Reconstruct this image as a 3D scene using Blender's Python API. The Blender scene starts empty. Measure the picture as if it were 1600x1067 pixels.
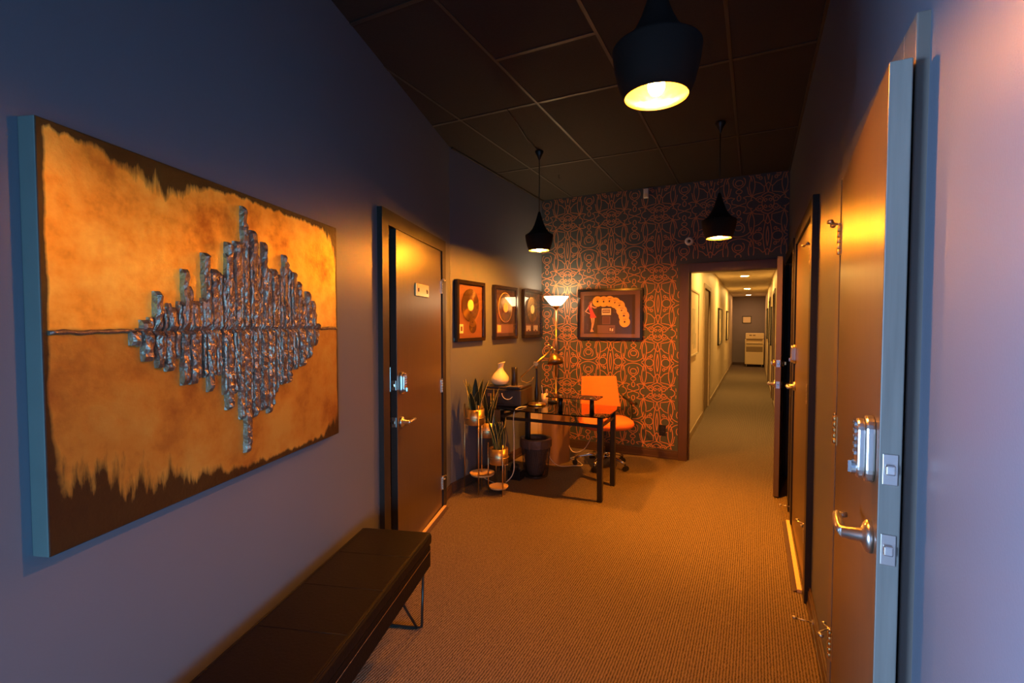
import bpy, bmesh, math, random
from mathutils import Vector, Matrix
random.seed(7)
S = bpy.context.scene
COL = S.collection
R = math.radians

# ------------------------------------------------------------------ camera
cd = bpy.data.cameras.new('camera'); cam = bpy.data.objects.new('camera', cd); COL.objects.link(cam)
cd.sensor_width = 36; cd.lens = 760 / 1600 * 36; cd.clip_start = .05; cd.clip_end = 60
cam.location = (0, 0, 1.47)
cam.rotation_euler = (R(90) - math.atan(27 / 760), 0, math.atan(379 / 760))
S.camera = cam
# ------------------------------------------------------------------ world, exposure, daylight
S.view_settings.view_transform = 'Standard'; S.view_settings.look = 'None'
S.view_settings.gamma = 1; S.view_settings.exposure = 0.0
S.view_settings.use_curve_mapping = False
S.cycles.max_bounces = 8
S.cycles.sample_clamp_indirect = 6
W = bpy.data.worlds.new('world'); S.world = W; W.use_nodes = True
W.node_tree.nodes['Background'].inputs[0].default_value = (.25, .42, .8, 1)
W.node_tree.nodes['Background'].inputs[1].default_value = .02

def area(name, loc, rot, sx, sy, col, power, spread=180):
    l = bpy.data.lights.new(name, 'AREA'); l.shape = 'RECTANGLE'; l.size = sx; l.size_y = sy
    l.color = col; l.energy = power; l.spread = R(spread)
    o = bpy.data.objects.new(name, l); COL.objects.link(o); o.location = loc; o.rotation_euler = rot
    return o
# daylight coming in through the glazed front of the lobby, behind the camera
area('daylight_front', (1.85, -1.9, 1.0), (R(72), 0, R(40)), 1.5, 1.2, (.22, .66, 1.0), 54, 92)
area('daylight_side', (-3.6, -1.9, 1.05), (R(82), 0, R(-90)), 2.6, 1.4, (.40, .64, 1.0), 1000, 130)
AMB = (1.0, .29, .016)      # colour of the amber filament bulbs

# ------------------------------------------------------------------ materials
def nodes(name):
    m = bpy.data.materials.new(name); m.use_nodes = True
    nt = m.node_tree; return m, nt, nt.nodes['Principled BSDF']
def P(name, col, rough=.5, metal=0, spec=.5, noise=None, bump=None, emit=None, es=0, trans=0, alpha=1, ior=None, coat=0):
    m, nt, b = nodes(name)
    b.inputs['Base Color'].default_value = (*col, 1); b.inputs['Roughness'].default_value = rough
    b.inputs['Metallic'].default_value = metal; b.inputs['Specular IOR Level'].default_value = spec
    b.inputs['Transmission Weight'].default_value = trans; b.inputs['Alpha'].default_value = alpha
    b.inputs['Coat Weight'].default_value = coat
    if ior: b.inputs['IOR'].default_value = ior
    if emit: b.inputs['Emission Color'].default_value = (*emit, 1); b.inputs['Emission Strength'].default_value = es
    tc = nt.nodes.new('ShaderNodeTexCoord')
    if noise:
        sc, amt = noise[:2]; mp = nt.nodes.new('ShaderNodeMapping'); mp.inputs['Scale'].default_value = noise[2] if len(noise) > 2 else (1, 1, 1)
        nt.links.new(tc.outputs['Object'], mp.inputs['Vector'])
        n = nt.nodes.new('ShaderNodeTexNoise'); n.inputs['Scale'].default_value = sc; n.inputs['Detail'].default_value = 5
        nt.links.new(mp.outputs[0], n.inputs['Vector'])
        r = nt.nodes.new('ShaderNodeMix'); r.data_type = 'RGBA'
        r.inputs['A'].default_value = (*[max(0, c * (1 - amt)) for c in col], 1); r.inputs['B'].default_value = (*[min(1, c * (1 + amt)) for c in col], 1)
        nt.links.new(n.outputs['Fac'], r.inputs['Factor']); nt.links.new(r.outputs['Result'], b.inputs['Base Color'])
    if bump:
        n = nt.nodes.new('ShaderNodeTexNoise'); n.inputs['Scale'].default_value = bump[0]; n.inputs['Detail'].default_value = 4
        nt.links.new(tc.outputs['Object'], n.inputs['Vector'])
        bp = nt.nodes.new('ShaderNodeBump'); bp.inputs['Strength'].default_value = bump[1]; bp.inputs['Distance'].default_value = bump[2]
        nt.links.new(n.outputs['Fac'], bp.inputs['Height']); nt.links.new(bp.outputs[0], b.inputs['Normal'])
    return m
M = {}
M['paint'] = P('slate_paint', (.10, .115, .155), .42, noise=(1.5, .08), bump=(220, .12, .002))
M['frame'] = P('dark_door_frame_paint', (.022, .019, .018), .42, spec=.3, bump=(60, .05, .002))
M['frame_grey'] = P('grey_brown_door_frame', (.13, .115, .105), .42, bump=(60, .05, .002))
M['slab'] = P('walnut_stained_door', (.075, .050, .030), .34, spec=.7, noise=(6, .3, (9, 9, .6)), bump=(40, .06, .001))
M['slabedge'] = P('grey_painted_door_edge', (.17, .17, .16), .5, noise=(5, .3, (14, 14, .8)))
M['base'] = P('dark_baseboard', (.07, .04, .03), .35, noise=(10, .2, (1, 1, 6)))
M['rawwood'] = P('raw_pine_strip', (.75, .5, .25), .6, noise=(12, .15, (1, 6, 1)))
M['ceil'] = P('black_ceiling_tile', (.014, .011, .010), .85, noise=(60, .35), bump=(160, .4, .003))
M['grid'] = P('black_ceiling_grid', (.030, .025, .022), .5)
M['white'] = P('white_plastic', (.75, .72, .68), .4)
M['black'] = P('black_plastic', (.012, .011, .012), .35)
M['blackmetal'] = P('black_powder_coated_metal', (.012, .011, .011), .3, spec=.6)
M['room_shade'] = P('painted_room_shade', (.006, .006, .007), .9)  # shade of the unlit rooms put into a near-black colour
M['silver'] = P('satin_nickel', (.72, .70, .68), .28, 1)
M['chrome'] = P('chrome', (.8, .78, .75), .12, 1)
M['brass'] = P('aged_brass', (.78, .55, .25), .28, 1)
M['gold'] = P('brushed_gold', (.72, .52, .26), .36, 1, noise=(30, .12, (1, 1, 12)))
M['goldin'] = P('hammered_gold_lining', (.95, .74, .5), .35, 1, bump=(60, .3, .004))
M['shade'] = P('matt_black_shade', (.012, .010, .009), .75, spec=.15)
M['leather'] = P('dark_brown_leather', (.005, .0028, .0026), .5, spec=.12, noise=(14, .3), bump=(90, .25, .003))
M['thread'] = P('stitching', (.10, .06, .04), .7)
M['leaf'] = P('snake_plant_leaf', (.014, .026, .012), .4, noise=(10, .5, (1, 1, 5)))
M['leafedge'] = P('snake_plant_leaf_edge', (.55, .45, .10), .45)
M['soil'] = P('potting_soil', (.05, .03, .02), .95, bump=(60, .8, .01))
M['cream'] = P('cream_corridor_paint', (.60, .50, .37), .5)
M['cream_ceiling'] = P('corridor_ceiling_paint', (.62, .55, .42), .5)
M['greypaint'] = P('grey_end_wall_paint', (.20, .175, .19), .6)
M['darkbrown'] = P('dark_brown_trim', (.075, .04, .028), .35, noise=(6, .2, (6, 6, .6)))
M['orange'] = P('orange_upholstery', (.85, .20, .06), .7, noise=(8, .08, (1, 1, 12)), bump=(250, .3, .002))
M['glass'] = P('smoked_desk_glass', (.16, .15, .15), .02, trans=1, ior=1.5)
def glazing_mat():
    m = bpy.data.materials.new('picture_glass'); m.use_nodes = True; nt = m.node_tree; nt.nodes.clear()
    o = nt.nodes.new('ShaderNodeOutputMaterial'); x = nt.nodes.new('ShaderNodeMixShader'); t = nt.nodes.new('ShaderNodeBsdfTransparent')
    g = nt.nodes.new('ShaderNodeBsdfGlossy'); g.inputs['Roughness'].default_value = .03; f = nt.nodes.new('ShaderNodeLayerWeight'); f.inputs['Blend'].default_value = .5
    pw = nt.nodes.new('ShaderNodeMath'); pw.operation = 'POWER'; pw.inputs[1].default_value = 4; ad = nt.nodes.new('ShaderNodeMath'); ad.operation = 'MULTIPLY_ADD'; ad.inputs[1].default_value = .5; ad.inputs[2].default_value = .04
    nt.links.new(f.outputs['Facing'], pw.inputs[0]); nt.links.new(pw.outputs[0], ad.inputs[0]); nt.links.new(ad.outputs[0], x.inputs[0]); nt.links.new(t.outputs[0], x.inputs[1]); nt.links.new(g.outputs[0], x.inputs[2]); nt.links.new(x.outputs[0], o.inputs[0]); return m
M['clear'] = glazing_mat()
M['pframe'] = P('black_lacquer_frame', (.012, .008, .007), .18)
M['matbrown'] = P('brown_mount', (.13, .045, .022), .7)
M['matdark'] = P('dark_mount', (.045, .02, .012), .7)
M['matgrey'] = P('mauve_mount', (.17, .085, .06), .7)
M['disc'] = P('gold_record', (.42, .24, .07), .26, .95)
_n = M['disc'].node_tree; _t = _n.nodes.new('ShaderNodeTangent'); _t.direction_type = 'RADIAL'; _t.axis = 'Y'
_b = _n.nodes['Principled BSDF']; _b.inputs['Anisotropic'].default_value = .85; _n.links.new(_t.outputs[0], _b.inputs['Tangent'])
M['label'] = P('record_label', (.85, .50, .16), .5)
M['yellowdisc'] = P('yellow_disc', (.85, .42, .05), .5)
M['paper'] = P('paper', (.75, .62, .42), .7)
M['ink'] = P('ink', (.05, .03, .03), .7)
M['red'] = P('red_dress', (.55, .05, .05), .7)
M['skin'] = P('printed_skin', (.62, .30, .17), .7)
M['hair'] = P('printed_hair', (.25, .08, .03), .7)
M['vase'] = P('pale_glazed_ceramic', (.82, .68, .42), .25)
M['printer'] = P('dark_printer_case', (.035, .03, .03), .4)
M['cord'] = P('white_cord', (.8, .72, .6), .5)
M['clothbag'] = P('bin_liner', (.10, .07, .06), .4, bump=(12, .6, .02))
M['cartcase'] = P('beige_copier_case', (.80, .66, .40), .45)
M['cartdark'] = P('copier_recess', (.28, .20, .10), .5)
M['copierbrown'] = P('brown_tower_side', (.22, .13, .07), .5)
M['creampanel'] = P('cream_tower_front', (.85, .70, .45), .4)
M['tilecop'] = P('wallpaper_copper_line', (.44, .18, .085), .5)
M['sketch'] = P('pencil_print', (.42, .38, .30), .6, noise=(9, .55))
M['mesh'] = P('black_wire_mesh', (.02, .017, .015), .4, alpha=1)

def emis(name, col, st):
    m = bpy.data.materials.new(name); m.use_nodes = True; nt = m.node_tree
    nt.nodes.clear(); e = nt.nodes.new('ShaderNodeEmission'); o = nt.nodes.new('ShaderNodeOutputMaterial')
    e.inputs[0].default_value = (*col, 1); e.inputs[1].default_value = st
    nt.links.new(e.outputs[0], o.inputs[0]); return m
for _k, _p in (('bulb_hall', 5600), ('bulb_desk', 7000), ('bulb_near', 2900)): M[_k] = emis(_k + '_amber_glow', AMB, _p)
M['bowl'] = emis('lit_frosted_glass_bowl', (1, .70, .36), 14)
M['torchbulb'] = emis('torchiere_bulb_glow', (1, .66, .30), 650)
M['can'] = emis('warm_recessed_lamp_glow', (1, .55, .13), 880)

# carpet: fine cords running along the lobby
def carpet():
    m, nt, b = nodes('ribbed_carpet'); N = nt.nodes; L = nt.links
    tc = N.new('ShaderNodeTexCoord')
    wv = N.new('ShaderNodeTexWave'); wv.wave_type = 'BANDS'; wv.bands_direction = 'X'; wv.inputs['Scale'].default_value = 26
    wv.inputs['Distortion'].default_value = 2.2; wv.inputs['Detail'].default_value = 2; wv.inputs['Detail Scale'].default_value = 3
    n1 = N.new('ShaderNodeTexNoise'); n1.inputs['Scale'].default_value = 1.0; n1.inputs['Detail'].default_value = 6
    mp = N.new('ShaderNodeMapping'); mp.inputs['Scale'].default_value = (150, 55, 60)
    L.new(tc.outputs['Object'], mp.inputs[0]); L.new(mp.outputs[0], n1.inputs['Vector']); L.new(tc.outputs['Object'], wv.inputs['Vector'])
    mx = N.new('ShaderNodeMath'); mx.operation = 'MULTIPLY_ADD'; mx.inputs[1].default_value = .55
    L.new(wv.outputs['Fac'], mx.inputs[0]); 
    m2 = N.new('ShaderNodeMath'); m2.operation = 'MULTIPLY'; m2.inputs[1].default_value = .75
    L.new(n1.outputs['Fac'], m2.inputs[0]); L.new(m2.outputs[0], mx.inputs[2])
    cr = N.new('ShaderNodeValToRGB'); cr.color_ramp.elements[0].position = .25; cr.color_ramp.elements[1].position = .85
    cr.color_ramp.elements[0].color = (.036, .026, .020, 1); cr.color_ramp.elements[1].color = (.20, .155, .122, 1)
    L.new(mx.outputs[0], cr.inputs[0]); L.new(cr.outputs[0], b.inputs['Base Color'])
    bp = N.new('ShaderNodeBump'); bp.inputs['Strength'].default_value = .6; bp.inputs['Distance'].default_value = .006
    L.new(mx.outputs[0], bp.inputs['Height']); L.new(bp.outputs[0], b.inputs['Normal'])
    b.inputs['Roughness'].default_value = .9; b.inputs['Specular IOR Level'].default_value = .2
    return m
M['carpet'] = carpet()
M['wallbg'] = P('teal_wallpaper_ground', (.050, .066, .078), .55, noise=(3, .12))

# painting: gold leaf ground with burnt dark borders (object coordinates: x 0..1.22 along, z 0..0.94 up)
def painting_mat(w, h):
    m, nt, b = nodes('gilded_canvas'); N = nt.nodes; L = nt.links
    tc = N.new('ShaderNodeTexCoord'); sp = N.new('ShaderNodeSeparateXYZ'); L.new(tc.outputs['Object'], sp.inputs[0])
    def math_(op, a, c=None, clamp=False):
        n = N.new('ShaderNodeMath'); n.operation = op; n.use_clamp = clamp
        for i, v in enumerate((a, c)):
            if v is None: continue
            if isinstance(v, (int, float)): n.inputs[i].default_value = v
            else: L.new(v, n.inputs[i])
        return n.outputs[0]
    X, Z = sp.outputs['X'], sp.outputs['Z']
    def noise(sc, vec, det=5, rough=.6):
        mp = N.new('ShaderNodeMapping'); mp.inputs['Scale'].default_value = vec; L.new(tc.outputs['Object'], mp.inputs[0])
        n = N.new('ShaderNodeTexNoise'); n.inputs['Scale'].default_value = sc; n.inputs['Detail'].default_value = det; n.inputs['Roughness'].default_value = rough
        L.new(mp.outputs[0], n.inputs['Vector']); return n.outputs['Fac']
    drip = noise(3, (9, 1, 1.6)); blot = noise(4, (1, 1, 1)); fine = noise(22, (1, 1, 1))
    # border depth wobble
    def edge(d, width, wob): # 1 at edge, 0 inside
        t = math_('SUBTRACT', math_('DIVIDE', d, width), math_('MULTIPLY', math_('SUBTRACT', wob, .5), 2.6))
        return math_('MULTIPLY', math_('SUBTRACT', 1.2, t), 2.2, True)
    def gauss(v, c, s): # bump along v
        a = math_('DIVIDE', math_('SUBTRACT', v, c), s); return math_('POWER', 2.718, math_('MULTIPLY', math_('MULTIPLY', a, a), -1))
    topw = math_('ADD', .020, math_('MULTIPLY', gauss(X, .30, .13), .060))
    topw = math_('ADD', topw, math_('MULTIPLY', gauss(X, 1.25, .10), .13))
    botw = math_('ADD', .020, math_('MULTIPLY', gauss(X, .02, .36), .14))
    botw = math_('ADD', botw, math_('MULTIPLY', gauss(X, 1.25, .11), .10))
    leftw = math_('ADD', .014, math_('MULTIPLY', gauss(Z, .1, .12), .03))
    et = edge(math_('SUBTRACT', h, Z), topw, drip); eb = edge(Z, botw, drip)
    el = edge(X, leftw, blot); er = edge(math_('SUBTRACT', w, X), .014, blot)
    e = math_('MAXIMUM', math_('MAXIMUM', et, eb), math_('MAXIMUM', el, er))
    # horizon line
    hz = gauss(Z, math_('ADD', .486, math_('MULTIPLY', math_('SUBTRACT', blot, .5), .02)), .006)
    e = math_('MAXIMUM', e, math_('MULTIPLY', hz, .8))
    g = N.new('ShaderNodeValToRGB'); g.color_ramp.elements[0].color = (.48, .20, .025, 1); g.color_ramp.elements[1].color = (1.0, .74, .15, 1)
    g.color_ramp.elements[0].position = .38; g.color_ramp.elements[1].position = .62
    el2 = g.color_ramp.elements.new(.5); el2.color = (.88, .50, .07, 1)
    L.new(math_('ADD', math_('MULTIPLY', blot, .8), math_('MULTIPLY', fine, .2)), g.inputs[0])
    low = N.new('ShaderNodeMix'); low.data_type = 'RGBA'; L.new(math_('MULTIPLY', math_('LESS_THAN', Z, .486), .62), low.inputs['Factor'])
    L.new(g.outputs[0], low.inputs['A']); low.inputs['B'].default_value = (.22, .10, .03, 1)
    mx = N.new('ShaderNodeMix'); mx.data_type = 'RGBA'; L.new(math_('MULTIPLY', e, .97), mx.inputs['Factor'])
    L.new(low.outputs['Result'], mx.inputs['A']); mx.inputs['B'].default_value = (.012, .004, .003, 1)
    L.new(mx.outputs['Result'], b.inputs['Base Color'])
    L.new(math_('MULTIPLY', math_('SUBTRACT', 1, e), .6), b.inputs['Metallic'])
    b.inputs['Roughness'].default_value = .40
    bp = N.new('ShaderNodeBump'); bp.inputs['Strength'].default_value = .5; bp.inputs['Distance'].default_value = .01
    L.new(math_('ADD', blot, math_('MULTIPLY', fine, .5)), bp.inputs['Height']); L.new(bp.outputs[0], b.inputs['Normal'])
    return m
M['relief'] = P('molten_silver_relief', (.25, .20, .17), .36, .85, noise=(45, .6), bump=(110, .8, .004))
M['canvasedge'] = P('grey_canvas_edge', (.12, .145, .15), .7, noise=(8, .15, (1, 1, 1)))

# ------------------------------------------------------------------ mesh builder
class MB:
    def __init__(s, f=None): s.v = []; s.f = []; s.mi = []; s.sm = []; s.T = f
    def add(s, vs, fs, mi=0, smooth=False):
        n = len(s.v)
        for p in vs: s.v.append(tuple(s.T(*p)) if s.T else tuple(p))
        for q in fs: s.f.append([i + n for i in q]); s.mi.append(mi); s.sm.append(smooth)
        return s
    def box(s, x0, x1, y0, y1, z0, z1, mi=0):
        return s.add([(x0, y0, z0), (x1, y0, z0), (x1, y1, z0), (x0, y1, z0), (x0, y0, z1), (x1, y0, z1), (x1, y1, z1), (x0, y1, z1)],
                     [(0, 3, 2, 1), (4, 5, 6, 7), (0, 1, 5, 4), (1, 2, 6, 5), (2, 3, 7, 6), (3, 0, 4, 7)], mi)
    def prism(s, poly, y0, y1, mi=0, axis='y'):
        n = len(poly)
        if axis == 'y': vs = [(a, y0, b) for a, b in poly] + [(a, y1, b) for a, b in poly]
        elif axis == 'z': vs = [(a, b, y0) for a, b in poly] + [(a, b, y1) for a, b in poly]
        else: vs = [(y0, a, b) for a, b in poly] + [(y1, a, b) for a, b in poly]
        return s.add(vs, [tuple(range(n)), tuple(range(n, 2 * n))] + [(i, (i + 1) % n, n + (i + 1) % n, n + i) for i in range(n)], mi)
    def tube(s, pts, r, n=10, mi=0, closed=False, caps=True):
        pts = [Vector(p) for p in pts]; K = len(pts); rs = r if isinstance(r, (list, tuple)) else [r] * K
        ring = []; prev = None
        for i, p in enumerate(pts):
            if closed: t = (pts[(i + 1) % K] - pts[i - 1]).normalized()
            else: t = (pts[min(i + 1, K - 1)] - pts[max(i - 1, 0)]).normalized()
            if prev is None:
                a = Vector((0, 0, 1)) if abs(t.z) < .9 else Vector((1, 0, 0)); u = t.cross(a).normalized()
            else: u = (prev - t * prev.dot(t)).normalized()
            prev = u; w = t.cross(u)
            ring.append([p + (u * math.cos(2 * math.pi * k / n) + w * math.sin(2 * math.pi * k / n)) * rs[i] for k in range(n)])
        vs = [q for rr in ring for q in rr]; fs = []
        for i in range(K if closed else K - 1):
            j = (i + 1) % K
            for k in range(n): fs.append((i * n + k, i * n + (k + 1) % n, j * n + (k + 1) % n, j * n + k))
        s.add(vs, fs, mi, True)
        if caps and not closed:
            s.add(ring[0], [tuple(range(n))], mi); s.add(ring[-1], [tuple(range(n))], mi)
        return s
    def lathe(s, prof, n=40, c=(0, 0, 0), mi=0, axis='z', smooth=True, mif=None):
        vs = []; fs = []; K = len(prof)
        for r, z in prof:
            for k in range(n):
                a = 2 * math.pi * k / n; x, y = r * math.cos(a), r * math.sin(a)
                q = (x, y, z) if axis == 'z' else ((x, z, y) if axis == 'y' else (z, x, y))
                vs.append((q[0] + c[0], q[1] + c[1], q[2] + c[2]))
        for i in range(K - 1):
            for k in range(n): fs.append((i * n + k, i * n + (k + 1) % n, (i + 1) * n + (k + 1) % n, (i + 1) * n + k))
        if mif is None: s.add(vs, fs, mi, smooth)
        else:
            n0 = len(s.v); s.add(vs, [], 0)
            for i in range(K - 1):
                for q in fs[i * n:(i + 1) * n]: s.f.append([a + n0 for a in q]); s.mi.append(mif[i]); s.sm.append(smooth)
        return s
    def disc(s, r, z0, z1, c=(0, 0, 0), n=40, mi=0, axis='z'):
        return s.lathe([(0.0001, z0), (r, z0), (r, z1), (0.0001, z1)], n, c, mi, axis, False)
    def build(s, name, mats, parent=None, bevel=0, seg=2, loc=None, rot=None, subsurf=0, weld=True):
        me = bpy.data.meshes.new(name); me.from_pydata(s.v, [], s.f)
        mats = mats if isinstance(mats, (list, tuple)) else [mats]
        for m in mats: me.materials.append(m if not isinstance(m, str) else M[m])
        for p, a, b in zip(me.polygons, s.mi, s.sm): p.material_index = a; p.use_smooth = b
        bm = bmesh.new(); bm.from_mesh(me)
        if weld: bmesh.ops.remove_doubles(bm, verts=bm.verts, dist=1e-5)
        bmesh.ops.recalc_face_normals(bm, faces=bm.faces); bm.to_mesh(me); bm.free()
        o = bpy.data.objects.new(name, me); COL.objects.link(o)
        if parent: o.parent = parent
        if loc: o.location = loc
        if rot: o.rotation_euler = rot
        if bevel:
            b = o.modifiers.new('bevel', 'BEVEL'); b.width = bevel; b.segments = seg; b.limit_method = 'ANGLE'; b.angle_limit = R(40)
        if subsurf:
            q = o.modifiers.new('sub', 'SUBSURF'); q.levels = q.render_levels = subsurf
        return o

def empty(name, loc=(0, 0, 0), rz=0, rot=None):
    o = bpy.data.objects.new(name, None); COL.objects.link(o); o.location = loc
    o.rotation_euler = rot if rot else (0, 0, rz); o.empty_display_size = .05; return o
def tag(o, label=None, cat=None, group=None, kind=None):
    if label: o['label'] = label
    if cat: o['category'] = cat
    if group: o['group'] = group
    if kind: o['kind'] = kind
    return o
def struct(o, label=None, cat=None):
    o['kind'] = 'structure'
    return tag(o, label, cat)
def copy_tree(o, parent=None):
    c = o.copy(); COL.objects.link(c)
    if parent: c.parent = parent
    for ch in [x for x in S.objects if x.parent is o]: copy_tree(ch, c)
    return c

# ------------------------------------------------------------------ plan of the place
C = 2.965                      # lobby ceiling
YB, XR, XL = 5.48, .285, -2.33
D = Vector((.2957, -.9553)); NN = Vector((.9553, .2957))      # slanted left wall: along it (towards the camera) and out of it
PA = Vector((-2.35, 3.55))
fA = lambda s, o, z: (PA.x + D.x * s + NN.x * o, PA.y + D.y * s + NN.y * o, z)
fR = lambda s, o, z: (XR - o, s, z)
fB = lambda s, o, z: (XL + o, s, z)
fK = lambda s, o, z: (s, YB - o, z)
angA = math.atan2(D.y, D.x)

# floor, ceiling
struct(MB().box(-3.8, 3.0, -3.6, 19.6, -.1, 0).build('floor', 'carpet'), 'brown ribbed carpet running through lobby and hallway', 'floor')
b = MB(); b.box(-3.8, 3.0, -3.6, YB + .1, C, C + .08, 0)
for x in (-2.56, -1.95, -1.34, -.75, -.145, .46): b.box(x - .009, x + .009, -3.5, YB, C - .004, C, 1)
for y in (-1.8, -.58, .64, 1.86, 3.065, 4.30): b.box(-2.6 if y > .3 else -3.6, .28 if y > .3 else 2.6, y - .012, y + .012, C - .0045, C, 1)
b.box(-1.34, -.75, 2.46, 2.484, C - .0045, C, 1)
for x0, x1 in ((-2.32, -2.305), (.27, .285)): b.box(x0, x1, 3.5 if x0 < 0 else .2, YB, C - .015, C, 1)
b2 = MB(fA); 
struct(b.build('ceiling', ['ceil', 'grid']), 'black acoustic tile ceiling with thin grid', 'ceiling')

# walls ----------------------------------------------------------
b = MB(fA)   # slanted wall with one door opening
ZD = 2.05
b.box(.045, .37, -.13, 0, 0, C); b.box(.37, 1.40, -.13, 0, ZD, C); b.box(1.40, 3.62, -.13, 0, 0, C)
struct(b.build('wall_left', 'paint'), 'dark slate painted slanted wall with the large painting', 'wall')
b = MB(); b.box(XL - .12, XL, 3.49, YB + .1, 0, C)
struct(b.build('wall_alcove', 'paint'), 'slate painted wall behind the desk with three framed records', 'wall')
b = MB(fR)
for s0, s1 in ((.18, 1.262), (2.055, 3.02), (4.06, 4.42), (5.34, YB + .05)): b.box(s0, s1, -.13, 0, 0, C)
for s0, s1 in ((1.262, 2.055), (3.02, 4.06), (4.42, 5.34)): b.box(s0, s1, -.13, 0, ZD if s0 > 2 else 1.99, C)
struct(b.build('wall_right', 'paint'), 'slate painted wall with the row of doors', 'wall')
# the front of the lobby, behind the camera
e0 = Vector(fA(3.62, 0, 0)[:2])
b = MB(); b.box(-3.7, e0.x - .02, e0.y - .12, e0.y, 0, C); b.box(XR, 2.8, .06, .18, 0, C)
b.box(-3.8, -3.7, -3.5, e0.y, 0, C); b.box(2.8, 2.9, -3.5, .18, 0, C)
b.box(-3.8, .6, -3.5, -3.4, 0, C); b.box(.5, .6, -3.5, -2.0, 0, C); b.box(.5, 1.0, -2.1, -2.0, 0, C); b.box(2.65, 2.9, -2.1, -2.0, 0, C); b.box(1.0, 2.65, -2.1, -2.0, 1.75, C); b.box(1.0, 2.65, -2.1, -2.0, 0, .3)
struct(b.build('wall_front', 'paint'), 'slate painted lobby walls behind the viewer', 'wall')

# back wall with wallpaper ----------------------------------------
OX0, OX1, OZ = -.63, .235, 2.02
b = MB(fK)
b.box(XL - .1, OX0 - .02, -.12, 0, 0, C, 0); b.box(OX0 - .02, XR + .1, -.12, 0, OZ + .03, C, 0); b.box(OX1 + .01, XR + .1, -.12, 0, 0, OZ + .03, 0)
# trellis pattern: quarter motif in wallpaper units, mirrored about both axes
def arc(cx, cy, rx, ry, a0, a1, n=14): return [(cx + rx * math.cos(R(a0 + (a1 - a0) * i / n)), cy + ry * math.sin(R(a0 + (a1 - a0) * i / n))) for i in range(n + 1)]
def spiral(cx, cy, r0, r1, a0, turns, n=22): return [(cx + (r0 + (r1 - r0) * i / n) * math.cos(R(a0 + 360 * turns * i / n)), cy + (r0 + (r1 - r0) * i / n) * math.sin(R(a0 + 360 * turns * i / n))) for i in range(n + 1)]
def lens(cx, cy, hw, hh, n=14): return [[(cx + sg * hw * math.cos(math.pi * t / n - math.pi / 2), cy + hh * (2 * t / n - 1)) for t in range(n + 1)] for sg in (-1, 1)]
HW, HH = 208, 267
Q = []
Q += [arc(0, 72, 92, 64, -90, 8)]                              # bowl around the scrolls
def smooth(pts, n=5):      # Catmull-Rom through the points
    o = []
    for i in range(len(pts) - 1):
        p0, p1, p2, p3 = pts[max(i - 1, 0)], pts[i], pts[i + 1], pts[min(i + 2, len(pts) - 1)]
        for k in range(n):
            t = k / n; o.append(tuple(.5 * (2 * b_ + (c_ - a_) * t + (2 * a_ - 5 * b_ + 4 * c_ - d_) * t * t + (3 * b_ - a_ - 3 * c_ + d_) * t ** 3) for a_, b_, c_, d_ in zip(p0, p1, p2, p3)))
    return o + [pts[-1]]
Q += [smooth([(30, 42), (42, 56), (44, 84), (32, 108), (12, 122), (0, 134)])]
Q += [smooth([(0, 104), (14, 104), (26, 92), (25, 74), (14, 62), (0, 60)])]
Q += [smooth([(0, 134), (16, 142), (22, 154), (14, 166), (0, 170)])]
Q += lens(94, 112, 20, 92) + lens(62, 118, 0.1, 60)[:0]
Q += [arc(138, 0, 36, 36, 0, 180)]
Q += [spiral(152, 62, 16, 5, 200, 1.2)] + [[(120, 30), (126, 48), (137, 58)]]
Q += lens(HW, 0, 30, 178)[:1] + lens(HW, 0, 9, 80)[:1]
Q += [[(94, 204), (118, 188), (150, 182), (180, 176), (180, 132), (HW, 98)]]
Q += [[(108, 24), (112, 84), (150, 100), (178, 132)]]
Q += [[(94, 204), (70, 178), (58, 120), (40, 112)][:3]]
Q += [[(94, 204), (120, 222), (128, 240)], spiral(152, 236, 30, 8, 190, 1.45)]
Q += [[(94, 20), (70, 3), (0, 8)][:2]]
Q += [arc(HW, HH, 42, 62, 180, 270)] + [spiral(HW - 14, HH - 26, 14, 5, 90, 1.0)]
Q += [[(HW, 178), (176, 192), (160, 206)]]
Q += [arc(0, 206, 14, 22, -90, 90)]
Q += [[(0, 184), (-0.1, 176)], [(30, 205), (52, 222), (50, 250), (24, 258), (0, HH)]]
Q += [[(30, 205), (60, 196), (94, 204)], arc(100, HH, 40, 34, 180, 270)]
Q += [[(94, 204), (88, 222), (84, 240), (92, HH - 34)]]
US, VS = .262 / HW, .325 / HH
AX, AZ = -1.211, 1.045
RIB = .0043
def put_line(b, pts, y):
    P2 = [Vector(p) for p in pts]; L_, R_ = [], []
    for i, p in enumerate(P2):
        t = (P2[min(i + 1, len(P2) - 1)] - P2[max(i - 1, 0)]);
        if t.length < 1e-6: t = Vector((1, 0))
        t.normalize(); nrm = Vector((-t.y, t.x)) * RIB; L_.append(p + nrm); R_.append(p - nrm)
    for i in range(len(P2) - 1):
        q = [L_[i], L_[i + 1], R_[i + 1], R_[i]]
        if all(XL < a.x < OX0 - .095 or (XL < a.x < XR and a.y > OZ + .125) for a in q) and all(.10 < a.y < C - .002 for a in q):
            b.add([(a.x, y, a.y) for a in q], [(0, 1, 2, 3)], 1)
cnt = 0
for i in range(-5, 7):
    for j in range(-4, 8):
        cx, cz = AX + .524 * i, AZ + .65 * j
        for sx in (1, -1):
            for sz in (1, -1):
                for q in Q:
                    cnt += 1
                    put_line(b, [(cx + sx * x * US, cz + sz * y * VS) for x, y in q], .0006 + .00002 * (cnt % 7))
struct(b.build('wall_back', ['wallbg', 'tilecop'], weld=False), 'dark teal wallpapered wall with copper scroll trellis pattern', 'wall')

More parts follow.
